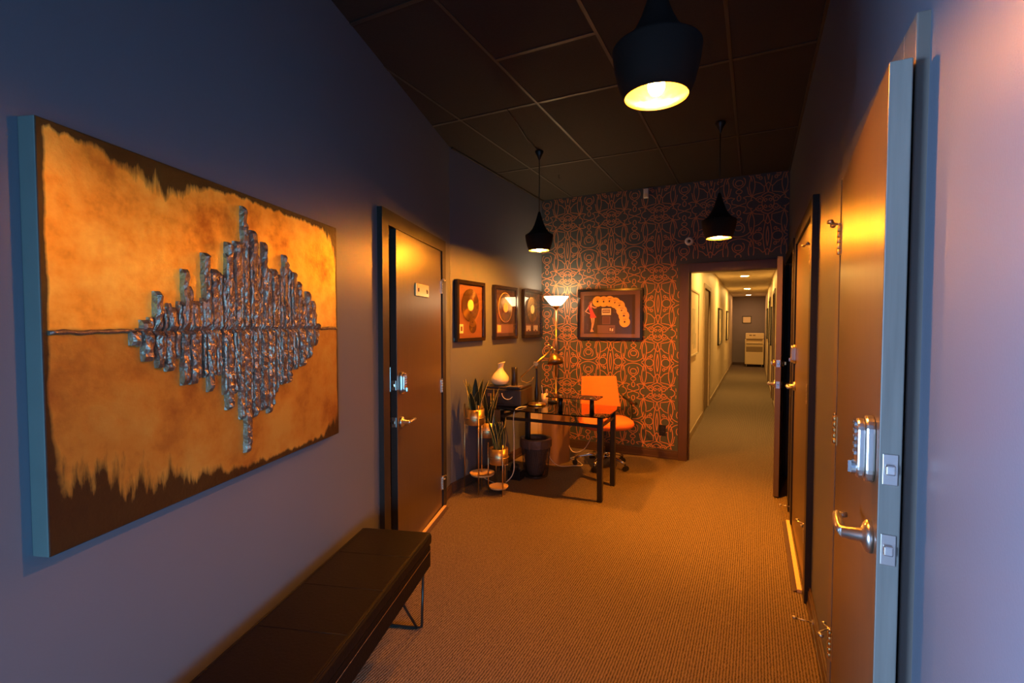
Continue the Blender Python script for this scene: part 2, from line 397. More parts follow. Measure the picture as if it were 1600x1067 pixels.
# baseboards
def baseboard(name, f, segs, top=.095):
    b = MB(f)
    for s0, s1 in segs:
        b.box(s0, s1, 0, .014, 0, top - .02); b.box(s0, s1, 0, .010, top - .02, top); b.box(s0, s1, 0, .019, 0, .02)
    return struct(b.build(name, 'base', bevel=.002))
baseboard('baseboard_left', fA, [(.06, .28), (1.49, 3.6)])
baseboard('baseboard_alcove', fB, [(3.5, YB)])
baseboard('baseboard_back', fK, [(XL, OX0 - .09)])
baseboard('baseboard_right', fR, [(.2, 1.16), (2.19, 2.93), (4.15, 4.33)])

# door frames: casings standing 3 cm proud of the wall
def frame(name, f, s0, s1, zt, proud=.03, cw=.088, back=.13, label=None, mat='frame'):
    b = MB(f)
    b.box(s0 - cw, s0, -back, proud, 0, zt + cw); b.box(s1, s1 + cw, -back, proud, 0, zt + cw); b.box(s0, s1, -back, proud, zt, zt + cw)
    b.box(s0, s0 + .016, -.115, -.05, 0, zt); b.box(s1 - .016, s1, -.115, -.05, 0, zt); b.box(s0, s1, -.115, -.05, zt - .016, zt)
    return struct(b.build(name, mat, bevel=.003), label, 'door frame' if label else None)
frame('trim_1', fA, .37, 1.40, ZD - .005, label='dark door frame in the left wall beyond the bench')
frame('trim_2', fR, 1.262, 2.055, 1.972, proud=.0215, cw=.085, label='grey door frame around the nearest right-hand door', mat='frame_grey')
frame('trim_3', fR, 3.02, 4.06, ZD - .005, label='dark frame of the second right-hand door')
frame('trim_4', fR, 4.42, 5.34, ZD - .005, label='dark frame of the added doorway in the shade behind the hallway door')  # doorway added where the open hallway door shades the wall
b = MB(fK)
b.box(OX0 - .092, OX0, -.13, .025, 0, OZ + .092); b.box(OX1, XR - .002, -.13, .025, 0, OZ + .092); b.box(OX0, OX1, -.13, .025, OZ, OZ + .092)
b.box(OX0, OX0 + .014, -.11, -.05, 0, OZ)
struct(b.build('trim_5', 'darkbrown', bevel=.003), 'dark brown frame of the opening into the hallway', 'door frame')

# near-black room shells: the darkness behind the doors is in their colour
b = MB(fR); b.box(4.35, 5.42, -.9, -.88, 0, 2.2); b.box(4.33, 4.35, -.9, -.13, 0, 2.2); b.box(5.40, 5.42, -.9, -.13, 0, 2.2); b.box(4.33, 5.42, -.9, -.13, 2.18, 2.2)
struct(b.build('wall_added_side_room', 'room_shade'))  # added room, its black walls stand in for shade on the wall
b = MB(fA); b.box(.2, 1.6, -.72, -.7, 0, 2.2); b.box(.2, .22, -.7, -.13, 0, 2.2); b.box(1.58, 1.6, -.7, -.13, 0, 2.2); b.box(.2, 1.6, -.72, -.13, 2.18, 2.2)
struct(b.build('wall_left_room', 'room_shade'))

# ------------------------------------------------------------------ doors
# local frame: x along the slab from the hinge (times m), y = 0 front face (towards the lobby), slab goes to -t
def lever(m, w, z, side=1, y0=0):
    b = MB(); x = m * (w - .065); y = y0
    b.lathe([(.0001, y), (.033, y), (.033, y + side * .008), (.026, y + side * .014), (.014, y + side * .018), (.012, y + side * .052), (.0001, y + side * .052)], 28, (x, 0, z), 0, 'y')
    b.tube([(x, y + side * .046, z), (x - m * .02, y + side * .052, z), (x - m * .075, y + side * .052, z), (x - m * .112, y + side * .05, z)], [.0115, .011, .0095, .009], 12)
    b.tube([(x - m * .108, y + side * .052, z), (x - m * .114, y + side * .032, z + .001)], [.009, .006], 10)
    return b
def keypad(m, w, z, mat0='silver'):
    b = MB(); x = m * (w - .065)
    prof = [(x + .031 * math.cos(R(a)), z + .036 + .031 * math.sin(R(a))) for a in range(0, 181, 15)] + [(x + .031 * math.cos(R(a)), z - .040 + .031 * math.sin(R(a))) for a in range(180, 361, 15)]
    b.prism(prof, 0, .016); prof2 = [(x + (a - x) * .86, z + (c - z) * .9) for a, c in prof]
    b.prism(prof2, .016, .030)
    return b, x
def hinge(x, z, m):
    b = MB(); b.box(min(x, x + m * .022), max(x, x + m * .022), -.001, .0025, z - .05, z + .05); b.box(min(x, x - m * .014), max(x, x - m * .014), -.002, .002, z - .05, z + .05)
    for k in range(5): b.lathe([(.0001, z - .05 + k * .02 + .0006), (.0065, z - .05 + k * .02 + .001), (.0065, z - .03 + k * .02 - .001), (.0001, z - .03 + k * .02 - .0006)], 12, (x, .006, 0), 0, 'z')
    b.lathe([(.0001, z + .062), (.004, z + .06), (.005, z + .054), (.003, z + .05)], 10, (x, .006, 0))
    return b
def pinstop(x, z, m):
    b = MB(); b.lathe([(.0001, z + .054), (.009, z + .054), (.009, z + .058), (.0001, z + .058)], 12, (x, .006, 0))
    b.tube([(x, .006, z + .056), (x + m * .03, .034, z + .056), (x + m * .052, .044, z + .056)], .0032, 8)
    b.tube([(x + m * .05, .043, z + .056), (x + m * .060, .030, z + .056)], .0065, 10)
    b.tube([(x, .006, z + .056), (x - m * .03, .028, z + .056)], .0032, 8); b.tube([(x - m * .028, .027, z + .056), (x - m * .036, .018, z + .056)], .006, 10)
    return b
def door(name, hx, hy, rz, m, w, h, t, label, hinges=(.26, 1.04, 1.80), stops=(2,), kz=1.18, lz=1.0, plates=(1.18, 1.0), mats=('slab', 'slabedge'), hmat='silver', inner=True, key=True, zb=.012):
    e = empty(name, (hx, hy, 0), rz); struct(e, label, 'door')
    b = MB(); x0, x1 = sorted((0, m * w)); b.box(x0, x1, -t, 0, zb, h, 0)
    o = b.build('door_panel', [mats[0], mats[1]], e)
    for p in o.data.polygons:
        if abs(p.normal.x) > .9 or abs(p.normal.z) > .9: p.material_index = 1
    bv = o.modifiers.new('bevel', 'BEVEL'); bv.width = .002; bv.segments = 2
    lever(m, w, lz).build('lever_handle', 'silver', e)
    if inner: lever(m, w, lz, -1, -t).build('lever_handle', 'silver', e)
    if key:
        k, kx = keypad(m, w, kz); ko = k.build('keypad_lock', 'silver', e, bevel=.004)
        kb = MB()
        for r_ in range(5):
            for c_ in (-1, 1): kb.disc(.0055, .030, .0345, (kx + c_ * .010, 0, kz + .050 - r_ * .015), 12, 0, 'y')
        kb.disc(.016, .030, .038, (kx, 0, kz - .042), 20, 0, 'y'); kb.box(kx - .003, kx + .003, .038, .043, kz - .054, kz - .030)
        kb.build('lock_buttons', 'chrome', ko)
    for pz in plates:
        pb = MB(); xe = m * w; a, c = sorted((xe, xe + m * .0025)); pb.box(a, c, -t + .006, -.006, pz - .03, pz + .03, 0)
        po = pb.build('latch_plate', 'silver', e, bevel=.002)
        bb = MB(); a, c = sorted((xe + m * .0025, xe + m * .010)); bb.box(a, c, -t / 2 - .008, -t / 2 + .008, pz - .010, pz + .010, 0); bb.build('latch_bolt', 'chrome', po, bevel=.003)
    for hz in hinges: hinge(0, hz, m).build('hinge', hmat, e, bevel=.0008, seg=1)
    for k in stops: pinstop(0, hinges[k], m).build('hinge_pin_stop', 'silver', e)
    return e
# nearest right-hand door: hinged at its far side, a hair open, edge towards us
door('door_1', XR - .023, 2.02, R(90 - 2.8) , -1, .865, 1.965, .036, 'brown wooden door with keypad lock and lever, nearest on the right',
     hinges=(.33, 1.10, 1.76), stops=(0, 2), kz=1.215, lz=1.03, plates=(1.19, 1.033), hmat='brass', inner=False)
# second right-hand door: hinged at its near side, shut
door('door_2', XR - .020, 3.035, R(90), 1, 1.01, 2.035, .040, 'brown wooden door standing shut, second along the right wall', hinges=(.33, 1.09, 1.84), stops=(0, 2), kz=1.26, lz=1.03, plates=(), inner=False)
# hallway door, open against the right
door('door_3', .250, 5.43, R(-90 - 3.4), 1, .80, 2.035, .042, 'hallway door swung wide open, seen edge on', hinges=(), stops=(), key=False, lz=.96, plates=(1.14, .96), mats=('slab', 'slab'), inner=True)
d3 = bpy.data.objects['door_3']
for sd, y in ((1, 0), (-1, -.042)):
    b = MB(); b.lathe([(.0001, y), (.029, y), (.026, y + sd * .016), (.018, y + sd * .024), (.0001, y + sd * .024)], 24, (.735, 0, 1.14), 0, 'y'); b.box(.731, .739, y + min(0, sd * .036), y + max(0, sd * .036), 1.128, 1.152)
    b.build('deadbolt', 'brass', d3)
# left door with a brass name plate
p = fA(.385, .022, 0)
door('door_4', p[0], p[1], angA + R(.9), 1, .925, 2.04, .042, 'brown wooden door with small brass sign plate on the left wall', hinges=(.20, .98, 1.76), stops=(0, 2), kz=1.11, lz=.865, plates=(1.10, .875), inner=False, mats=('slab', 'frame'))
d4 = bpy.data.objects['door_4']
b = MB(); b.box(.33, .60, 0, .010, 1.66, 1.745); pl = b.build('sign_plate', 'brass', d4, bevel=.003)
b = MB(); b.box(.375, .385, .010, .012, 1.70, 1.715); b.box(.545, .558, .010, .013, 1.69, 1.715)
b.lathe([(.008, .010), (.008, .012), (.013, .012), (.013, .010)], 16, (.372, 0, 1.698), 0, 'y'); b.build('sign_mark', 'ink', pl)
b = MB(); b.box(.84, .925 + .0, -.052, -.042, 1.06, 1.21); b.tube([(.86, -.042, .87), (.86, -.09, .87), (.78, -.09, .87)], .009); b.build('inside_lock', 'silver', d4, bevel=.004)

# pale door sills
def sill(f, s0, s1, o0, label, name='door_sill'):
    b = MB(f); b.box(s0, s1, o0, o0 + .022, 0, .018, 0); b.prism([(o0 + .022, 0), (o0 + .022, .012), (o0 + .045, 0)], s0, s1, 1, 'x')
    o = b.build(name, ['rawwood', 'base']); return tag(o, label, 'door sill')
sill(fA, .37, 1.40, .032, 'pale wooden sill strip under the left door')
sill(fR, 3.04, 4.10, .032, 'pale wooden sill strip under the second right-hand door')
sill(fR, 1.30, 2.16, .032, 'pale wooden sill strip under the nearest right-hand door')
# springy door stop on the right baseboard
b = MB(); b.tube([(XR - .015, 2.66, .055), (XR - .085, 2.66, .058)], .0035, 8); b.tube([(XR - .083, 2.66, .058), (XR - .10, 2.66, .058)], .0085, 12); b.disc(.012, 0, .004, (XR - .019, 2.66, .055), 14, 0, 'x')
tag(b.build('door_stop', 'silver'), 'small rod door stop sticking out of the right baseboard', 'door stop')
b = MB(); b.tube([(XR - .015, 4.30, .055), (XR - .075, 4.30, .058)], .0035, 8); b.tube([(XR - .073, 4.30, .058), (XR - .09, 4.30, .058)], .0085, 12); b.disc(.012, 0, .004, (XR - .019, 4.30, .055), 14, 0, 'x')
tag(b.build('door_stop', 'silver'), 'rod door stop low on the wall by the hallway door', 'door stop')
# metal strike plates on the near jamb
for z in (1.19, 1.033):
    b = MB(fR); b.box(1.262, 1.2645, -.03, .026, z - .032, z + .032); bo = b.build('strike_plate', 'silver', bevel=.001)
    bo.parent = bpy.data.objects['trim_2']

# ------------------------------------------------------------------ large painting
w, h = 1.220, .942
org = fA(3.230, 0, 0)
pe = empty('wall_painting', (org[0], org[1], .966), angA + math.pi)
tag(pe, 'large gold abstract canvas with dark jagged silver skyline relief', 'painting')
# local: x 0..w away from camera, -y out of wall (front at y=-.045)
b = MB(); b.box(0, w, -.044, 0, 0, h, 0); cv = b.build('canvas', [painting_mat(w, h), M['canvasedge']], pe, bevel=.003)
for pgn in cv.data.polygons:
    if pgn.normal.y > -.9: pgn.material_index = 1
b = MB()
HZ = .486
tops = [(.209, 1.456), (.24, 1.481), (.276, 1.558), (.318, 1.517), (.366, 1.627), (.401, 1.538), (.441, 1.683), (.476, 1.639), (.537, 1.731), (.575, 1.74), (.609, 1.861), (.656, 1.79), (.708, 1.759), (.764, 1.671), (.825, 1.731), (.883, 1.672), (.916, 1.638), (.976, 1.604), (1.016, 1.567), (1.042, 1.474)]
bots = [(.208, 1.416), (.242, 1.373), (.279, 1.353), (.309, 1.341), (.36, 1.296), (.39, 1.296), (.453, 1.265), (.53, 1.197), (.587, 1.155), (.611, 1.039), (.65, 1.15), (.698, 1.167), (.725, 1.151), (.809, 1.245), (.84, 1.246), (.932, 1.302), (.978, 1.33), (1.025, 1.38)]
rnd = random.Random(3)
def strip(x0, x1, z0, z1, d):
    n = max(3, int(abs(z1 - z0) / .011)); vs = []; fs = []; wv = 0; dv = 1
    for i in range(n + 1):
        z = z0 + (z1 - z0) * i / n; wv = .6 * wv + rnd.uniform(-.0012, .0012); dv = .6 * dv + .4 * rnd.uniform(.6, 1.25)
        e_ = .5 if i in (0, n) else 1
        for k, f_ in enumerate((0, .12, .38, .66, .9, 1)):
            dd = 0 if k in (0, 5) else d * dv * e_ * rnd.uniform(.82, 1.1) * (.8 if k in (1, 4) else 1)
            vs.append((x0 + (x1 - x0) * f_ + wv + rnd.uniform(-.0008, .0008), -.044 - dd, z + rnd.uniform(-.002, .002) * (0 < i < n)))
    for i in range(n):
        for k in range(5): fs.append((i * 6 + k, i * 6 + k + 1, i * 6 + k + 7, i * 6 + k + 6))
    for i in (0, n): fs.append(tuple(i * 6 + k for k in range(6)))
    b.add(vs, fs, 0)
def interp(L_, u):
    for (a, za), (c, zc) in zip(L_, L_[1:]):
        if a <= u <= c: return za + (zc - za) * (u - a) / (c - a)
    return L_[-1][1]
for L_ in (tops, bots):
    for i, (u, z) in enumerate(L_):      # the tall pieces that make the outline
        cw = .030 if i % 2 else .024
        strip(u - cw / 2, u + cw / 2, HZ, z - .966, .020)
    u = .215
    while u < 1.035:                     # narrow broken bars between them
        cw = rnd.uniform(.010, .017); zz = interp(L_, u) - .966; f_ = rnd.uniform(.55, .97)
        strip(u, u + cw, HZ, HZ + (zz - HZ) * f_, rnd.uniform(.010, .019)); u += cw + rnd.uniform(.0, .003)
rl = b.build('silver_relief', 'relief', pe)
b = MB(); pts = []
for u0, u1 in ((.012, .22), (1.05, 1.20)):
    n = 14; b = MB(); b.tube([(u0 + (u1 - u0) * i / n, -.045, HZ + rnd.uniform(-.002, .002)) for i in range(n + 1)], [.0045 + .003 * rnd.random() for _ in range(n + 1)], 6)
    b.build('horizon_bead', 'relief', pe)

# ------------------------------------------------------------------ bench
be = empty('leather_bench', fA(1.83, .07, 0), angA)
tag(be, 'long dark brown leather bench against the left wall under the painting', 'bench')
BW, BL = .36, 1.62
b = MB(); b.box(0, BL, 0, BW, .395, .455); b.build('seat_cushion', 'leather', be, bevel=.018, seg=4)
b = MB(); b.box(.006, BL - .006, .006, BW - .006, .285, .395); b.build('seat_box', 'leather', be, bevel=.008)
b = MB(); b.tube([(.018, .352, .4525), (BL - .018, .352, .4525)], .0035, 8); b.tube([(.018, .008, .4525), (BL - .018, .008, .4525)], .0035, 8)
for x in (.27, .54, .81, 1.08, 1.35): b.tube([(x, .02, .4545), (x, .345, .4545)], .0018, 6)
b.build('piping', 'leather', be)
b = MB(); b.tube([(.004, BW - .002, .372), (BL, BW - .002, .372)], .0012, 5); b.build('stitching', 'thread', be)
for x in (.05, BL - .09):
    b = MB(); b.tube([(x, .33, .285), (x + .012, .325, .012), (x + .012, .30, .006), (x + .012, .06, .006), (x + .012, .035, .012), (x, .03, .285)], .0065, 8)
    b.tube([(x + .012, .30, .006), (x + .16, .24, .285)], .0065, 8); b.tube([(x + .012, .06, .006), (x + .16, .12, .285)], .0065, 8)
    b.build('leg', 'blackmetal', be)

# ------------------------------------------------------------------ pendants
def pendant(name, x, y, zb, label, bulb, dz, beam):
    e = empty(name, (x, y, C)); tag(e, label, 'pendant lamp', 'matt black pendant lamps')
    z = zb - C
    out = [(.090, 0), (.104, .035), (.116, .080), (.1225, .128), (.1215, .134), (.108, .142), (.086, .158), (.062, .186), (.044, .222), (.030, .262), (.019, .300), (.012, .325), (.0085, .335)]
    prof = [(r, z + q) for r, q in out]
    inn = [(max(r - .0035, .004), z + q - (.0035 if q > .13 else 0)) for r, q in out]
    b = MB(); b.lathe(prof + list(reversed(inn)), 48, mif=[0] * (len(prof) - 1) + [0] + [1] * (len(inn) - 1))
    b.lathe([(.090, z), (.0865, z)], 48, mi=0)
    b.build('lamp_shade', ['shade', 'goldin'], e)
    b = MB(); b.tube([(0, 0, z + .33), (0, 0, -.085)], .0035, 8); b.build('cord', 'black', e)
    b = MB(); b.lathe([(.0001, 0), (.035, 0), (.037, -.012), (.020, -.042), (.006, -.078), (.0001, -.085)], 28); b.build('ceiling_cap', 'black', e)
    b = MB(); b.lathe([(.0001, z + .24), (.016, z + .24), (.018, z + .225), (.018, z + .12), (.0001, z + .12)], 20); b.build('lamp_holder', 'black', e)
    q = z + dz; b = MB(); b.lathe([(.0001, q - .026), (.015, q - .023), (.022, q - .012), (.024, q), (.020, q + .020), (.014, q + .05), (.012, z + .125)], 20)
    b.build('bulb', bulb, e)
    l = bpy.data.lights.new('reflector_beam', 'SPOT'); l.energy = beam; l.color = AMB; l.spot_size = R(74); l.spot_blend = 1; l.shadow_soft_size = .02
    lo = bpy.data.objects.new('reflector_beam', l); COL.objects.link(lo); lo.parent = e; lo.location = (0, 0, z - .004)
    return e
pendant('pendant_lamp', -.250, 3.96, 2.11, 'black pendant lamp hanging in front of the hallway opening', 'bulb_hall', .026, 330)
pendant('pendant_lamp', -1.69, 3.92, 2.11, 'black pendant lamp hanging over the desk corner', 'bulb_desk', .016, 50)
pendant('pendant_lamp', -.259, 1.431, 2.11, 'black pendant lamp nearest the viewer, glowing wide mouth', 'bulb_near', .032, 34)
# tiny hook and swagged cable at the ceiling
b = MB(); pts = [(-1.69, 3.92, C - .006), (-1.66, 3.6, C - .012), (-1.60, 3.3, C - .012), (-1.56, 3.05, C - .004)]; b.tube(pts, .003, 6)
tag(b.build('ceiling_cable', 'black'), 'thin black cable running along the ceiling to the desk pendant', 'cable')
b = MB(); b.tube([(-1.78, 4.62, C), (-1.78, 4.62, C - .03), (-1.765, 4.62, C - .04), (-1.755, 4.62, C - .03)], .003, 6); tag(b.build('ceiling_hook', 'black'), 'small black hook in the ceiling above the desk', 'hook')

# wall devices on the back wall
e = empty('motion_sensor', (-1.086, YB, 2.90)); tag(e, 'small white motion sensor at the top of the wallpapered wall', 'sensor')
b = MB(); b.box(-.026, .026, -.03, 0, -.052, .05); b.build('sensor_case', 'white', e, bevel=.006)
b = MB(); b.box(-.019, .019, -.036, -.029, -.045, -.005); b.build('sensor_lens', 'paper', e, bevel=.003)
e = empty('dome_camera', (-.634, YB, 2.347)); tag(e, 'round white dome camera above the hallway opening', 'camera')
b = MB(); b.lathe([(.0001, -.0), (.044, -.0), (.044, -.014), (.034, -.026), (.020, -.03), (.018, -.024), (.0001, -.024)], 28, (0, 0, 0), 0, 'y'); b.build('camera_ring', 'white', e)
b = MB(); b.lathe([(.017, -.024), (.012, -.034), (.0001, -.038)], 20, (0, 0, 0), 0, 'y'); b.build('camera_lens', 'black', e)
e = empty('wall_outlet', (-.888, YB, .308)); tag(e, 'black power outlet low on the patterned wall', 'outlet')
b = MB(); b.box(-.038, .038, -.007, 0, -.06, .06); b.build('cover_plate', 'black', e, bevel=.003)
for z in (-.022, .022):
    b = MB(); b.disc(.017, -.011, -.006, (0, 0, z), 20, 0, 'y'); b.build('socket', 'blackmetal', e)

# ------------------------------------------------------------------ framed records on the alcove wall (local x along, -y out of wall)
def framebars(W_, H_, fw, dp, mat='pframe'):
    b = MB()
    b.box(0, W_, -dp, 0, 0, fw); b.box(0, W_, -dp, 0, H_ - fw, H_); b.box(0, fw, -dp, 0, fw, H_ - fw); b.box(W_ - fw, W_, -dp, 0, fw, H_ - fw); return b
def flat(pts, y, mi=0, b=None):
    b = b or MB(); b.prism(pts, y, y - .0012, mi); return b
def rect(x0, x1, z0, z1): return [(x0, z0), (x1, z0), (x1, z1), (x0, z1)]
def circ(cx, cz, r, n=36, rz=None): return [(cx + r * math.cos(2 * math.pi * k / n), cz + (rz or r) * math.sin(2 * math.pi * k / n)) for k in range(n)]
def record(y0, y1, kind, label):
    W_, H_ = y1 - y0, .545
    e = empty('framed_record', (XL, y0, 1.315), R(90)); tag(e, label, 'framed record', 'framed gold records above the desk')
    framebars(W_, H_, .032, .04).build('frame', 'pframe', e, bevel=.004)
    b = MB(); b.box(.03, W_ - .03, -.016, -.002, .03, H_ - .03); b.build('mount', 'matbrown' if kind == 0 else 'matdark', e)
    cx, cz = W_ / 2, H_ * .60; r = .148
    b = MB(); b.disc(r, -.022, -.018, (0, 0, 0), 56, 0, 'y')
    for q in (.135, .118, .10, .082, .066): b.lathe([(q, -.022), (q + .002, -.0228), (q + .004, -.022)], 56, (0, 0, 0), 0, 'y')
    b.build('gold_disc', 'disc', e, loc=(cx, 0, cz))
    b = MB(); b.disc(.050, -.0245, -.0225, (cx, 0, cz), 36, 0, 'y'); b.build('disc_label', 'label', e)
    if kind == 0:
        b = MB(); b.disc(.062, -.0185, -.0165, (cx + .045, 0, .135), 40, 0, 'y'); b.build('small_disc', 'disc', e)
        flat(rect(.065, .125, .075, .155), -.0162).build('plaque', 'paper', e); flat(rect(.08, .11, .095, .135), -.0178).build('plaque_print', 'matbrown', e)
    elif kind == 1:
        flat(rect(.07, W_ - .07, .065, .155), -.0162).build('plaque', 'matgrey', e); flat(rect(.085, .16, .075, .145), -.0178).build('plaque_print', 'label', e)
        b = MB(); b.lathe([(r, -.0226), (r + .006, -.0226), (r + .006, -.019), (r, -.019)], 56, (cx, 0, cz), 0, 'y'); b.build('disc_rim', 'label', e)
    else:
        for q0, q1 in ((.09, .23), (.29, .42)):
            b = flat(rect(q0, q1, .065, .155), -.0162); pq = b.build('plaque', 'matbrown', e)
            for k in range(3): flat(rect(q0 + .012 + k * .042, q0 + .034 + k * .042, .08 + .012 * (k % 2), .14), -.0178).build('plaque_print', 'paper', pq)
    b = MB(); b.box(.03, W_ - .03, -.034, -.032, .03, H_ - .03); b.build('glazing', 'clear', e)
record(3.545, 4.03, 0, 'framed gold record on brown mount, nearest the left door')
record(4.225, 4.735, 1, 'framed gold record with plaque on dark mount, middle of three')
record(4.905, 5.415, 2, 'framed gold record beside the torchiere, reflecting its glow')

# large framed award on the patterned wall
e = empty('framed_award', (-1.858, YB, 1.292)); tag(e, 'wide framed collage of yellow discs and woman in red dress', 'framed picture')
W_, H_ = .750, .582
framebars(W_, H_, .028, .035).build('frame', 'pframe', e, bevel=.004)
b = MB(); b.box(.026, W_ - .026, -.012, -.002, .026, H_ - .026); b.build('mount', 'matgrey', e)
b = MB(); b.box(.072, W_ - .085, -.0145, -.012, .068, H_ - .072); b.build('backing', 'matdark', e)
ds = [(385, 335), (488, 338), (588, 335), (678, 362), (752, 410), (788, 492), (825, 575), (838, 672)]
g = lambda x, y: ((x - 50) / 1070 * W_, (965 - y) / 835 * H_)
for i, (x, y) in enumerate(ds):
    cx, cz = g(x, y); yy = -.016 - .0022 * i
    b = MB(); b.prism(circ(cx, cz, .060, 44), yy, yy - .0018); dsk = b.build('yellow_disc', 'yellowdisc', e)
    b = MB(); b.prism(circ(cx, cz, .010 if i % 2 else .013, 20, .012), yy - .0018, yy - .0024); b.prism(rect(cx - .02, cx + .02, cz + .027, cz + .031), yy - .0018, yy - .0022); b.build('disc_print', 'matdark', dsk)
def gp(L_): return [g(*q) for q in L_]
b = flat(gp([(455, 450), (608, 450), (608, 560), (455, 560)]), -.0145); flat(gp([(465, 580), (598, 580), (598, 710), (465, 710)]), -.0145, 1, b)
flat(gp([(383, 725), (678, 725), (678, 858), (383, 858)]), -.0145, 1, b); flat(gp([(470, 470), (592, 470), (592, 525), (470, 525)]), -.016, 2, b); flat(gp([(475, 592), (585, 592), (585, 700), (475, 700)]), -.016, 2, b)
flat(gp([(575, 755), (655, 755), (655, 835), (575, 835)]), -.016, 2, b); flat(gp([(590, 775), (612, 775), (605, 820), (592, 820)]), -.0175, 0, b); flat(gp([(625, 790), (648, 770), (648, 820), (622, 825)]), -.0175, 0, b)
for k in range(5): flat(gp([(482 + 22 * k, 482), (494 + 22 * k, 482), (494 + 22 * k, 512), (482 + 22 * k, 512)]), -.0175, 0, b)
b.build('plaques', ['paper', 'matgrey', 'matbrown'], e)
b = flat(gp([(230, 395), (262, 385), (300, 470), (322, 520), (368, 598), (330, 606), (258, 612), (262, 540), (235, 460)]), -.0155, 0)
b.build('printed_dress', 'red', e)
b = flat(gp([(272, 605), (298, 606), (306, 720), (300, 800), (325, 832), (268, 838), (262, 828), (278, 790), (288, 700)]), -.0150, 0)
flat(gp([(308, 606), (338, 606), (325, 700), (308, 770), (300, 760), (312, 690)]), -.0150, 0, b)
flat(gp([(228, 412), (170, 500), (255, 545), (258, 530), (192, 498), (240, 440)]), -.0150, 0, b)
flat(gp([(290, 405), (340, 430), (370, 425), (372, 440), (335, 450), (290, 430)]), -.0150, 0, b)
flat(gp([(255, 360), (288, 350), (292, 410), (275, 445), (250, 400)]), -.0165, 0, b); b.build('printed_figure', 'skin', e)
b = flat(gp([(240, 350), (268, 330), (295, 322), (300, 345), (268, 358), (254, 385), (236, 382)]), -.0178, 0); b.build('printed_hair', 'hair', e)
b = MB(); b.box(.026, W_ - .026, -.034, -.0325, .026, H_ - .026); b.build('glazing', 'clear', e)

# ------------------------------------------------------------------ desk
e = empty('glass_desk', (-1.105, 3.885, 0), R(1.5)); tag(e, 'smoked glass desk with square black tube legs in the corner', 'desk')
DX = -1.15
def rrect(x0, x1, y0, y1, r, n=5):
    o = []
    for cx, cy, a in ((x1 - r, y0 + r, -90), (x1 - r, y1 - r, 0), (x0 + r, y1 - r, 90), (x0 + r, y0 + r, 180)):
        o += [(cx + r * math.cos(R(a + 90 * k / n)), cy + r * math.sin(R(a + 90 * k / n))) for k in range(n + 1)]
    return o
b = MB(); b.prism(rrect(DX - .01, .03, -.045, .56, .03), .702, .712, 0, 'z'); b.build('desk_top', 'glass', e)
b = MB(); b.prism(rrect(-.50, -.045, -.02, .20, .02), .842, .850, 0, 'z'); sh = b.build('raised_shelf', 'glass', e)
for x, y in ((-.40, .10), (-.10, .03)):
    b = MB(); b.lathe([(.0001, .712), (.019, .712), (.019, .842), (.0001, .842)], 20, (x, y, 0)); p_ = b.build('shelf_post', 'blackmetal', e)
    b = MB(); b.lathe([(.0001, .850), (.017, .850), (.017, .854), (.0001, .856)], 20, (x, y, 0)); b.build('post_cap', 'silver', p_)
for x, y in ((-.02, 0), (-.02, .45), (-.86, .45), (-1.13, .45), (-.96, -.02)):
    if (x, y) == (-.96, -.02): continue
    b = MB(); b.box(x - .022, x + .022, y - .022, y + .022, 0, .700); b.build('leg', 'blackmetal', e, bevel=.005)
b = MB(); 
b.box(-.90, -.04, -.014, .014, .615, .640); b.box(-.034, -.006, .02, .43, .615, .640); b.box(-1.11, -.04, .436, .464, .615, .640)
b.add([(-.925, -.02, .635), (-.895, -.02, .635), (-.735, .45, .685), (-.765, .45, .685), (-.925, -.02, .660), (-.895, -.02, .660), (-.735, .45, .700), (-.765, .45, .700)], [(0, 1, 2, 3), (4, 5, 6, 7), (0, 1, 5, 4), (1, 2, 6, 5), (2, 3, 7, 6), (3, 0, 4, 7)])
b.build('frame_rail', 'blackmetal', e, bevel=.003)

# printer / organiser on the desk
e = empty('document_printer', (-2.255, 3.95, .713), R(6)); tag(e, 'dark box printer on the left end of the glass desk', 'printer')
b = MB(); b.box(0, .36, 0, .34, 0, .155); b.build('printer_case', 'printer', e, bevel=.010, seg=3)
b = MB(); b.box(.0, .355, .01, .33, .155, .180); b.build('printer_lid', 'printer', e, bevel=.008)
b = MB(); b.box(.22, .34, -.012, .12, .181, .186); b.build('paper_tray', 'gold', e)
b = MB(); b.box(.03, .15, -.003, .001, .085, .112); b.build('name_strip', 'matgrey', e)
b = MB(); b.box(.05, .30, -.004, .001, .02, .030); b.box(.21, .24, -.008, 0, .135, .142); b.build('slot', 'blackmetal', e)
b = MB(); b.tube([(.23 + .055 * math.cos(R(a)), -.006, .120 + .055 * math.sin(R(a))) for a in range(180, 331, 15)], .0028, 6); b.build('cable', 'cord', e)

b = MB()
b.lathe([(.0001, 0), (.055, 0), (.082, .020), (.088, .045), (.080, .075), (.055, .110), (.032, .138), (.025, .160), (.026, .178), (.034, .198), (.036, .205), (.030, .203), (.021, .178), (.020, .160), (.0001, .150)], 44)
v = b.build('ceramic_vase', 'vase'); v.location = (-2.145, 4.05, .8995)
for q in v.data.vertices:      # the neck leans and the lip is cut on the slant
    t = max(0, q.co.z - .11) / .09; q.co.x += .014 * t * t; q.co.z += (q.co.x * .28 * t if q.co.z > .17 else 0)
tag(v, 'pale bulbous ceramic vase with slanted neck standing on the printer', 'vase')
b = MB(); b.lathe([(.0001, 0), (.028, 0), (.030, .004), (.030, .168), (.027, .172), (.0001, .172)], 32)
o = b.build('cylinder_speaker', 'black'); o.location = (-2.000, 4.06, .8985); tag(o, 'slim black upright cylinder on the printer beside the vase', 'speaker')

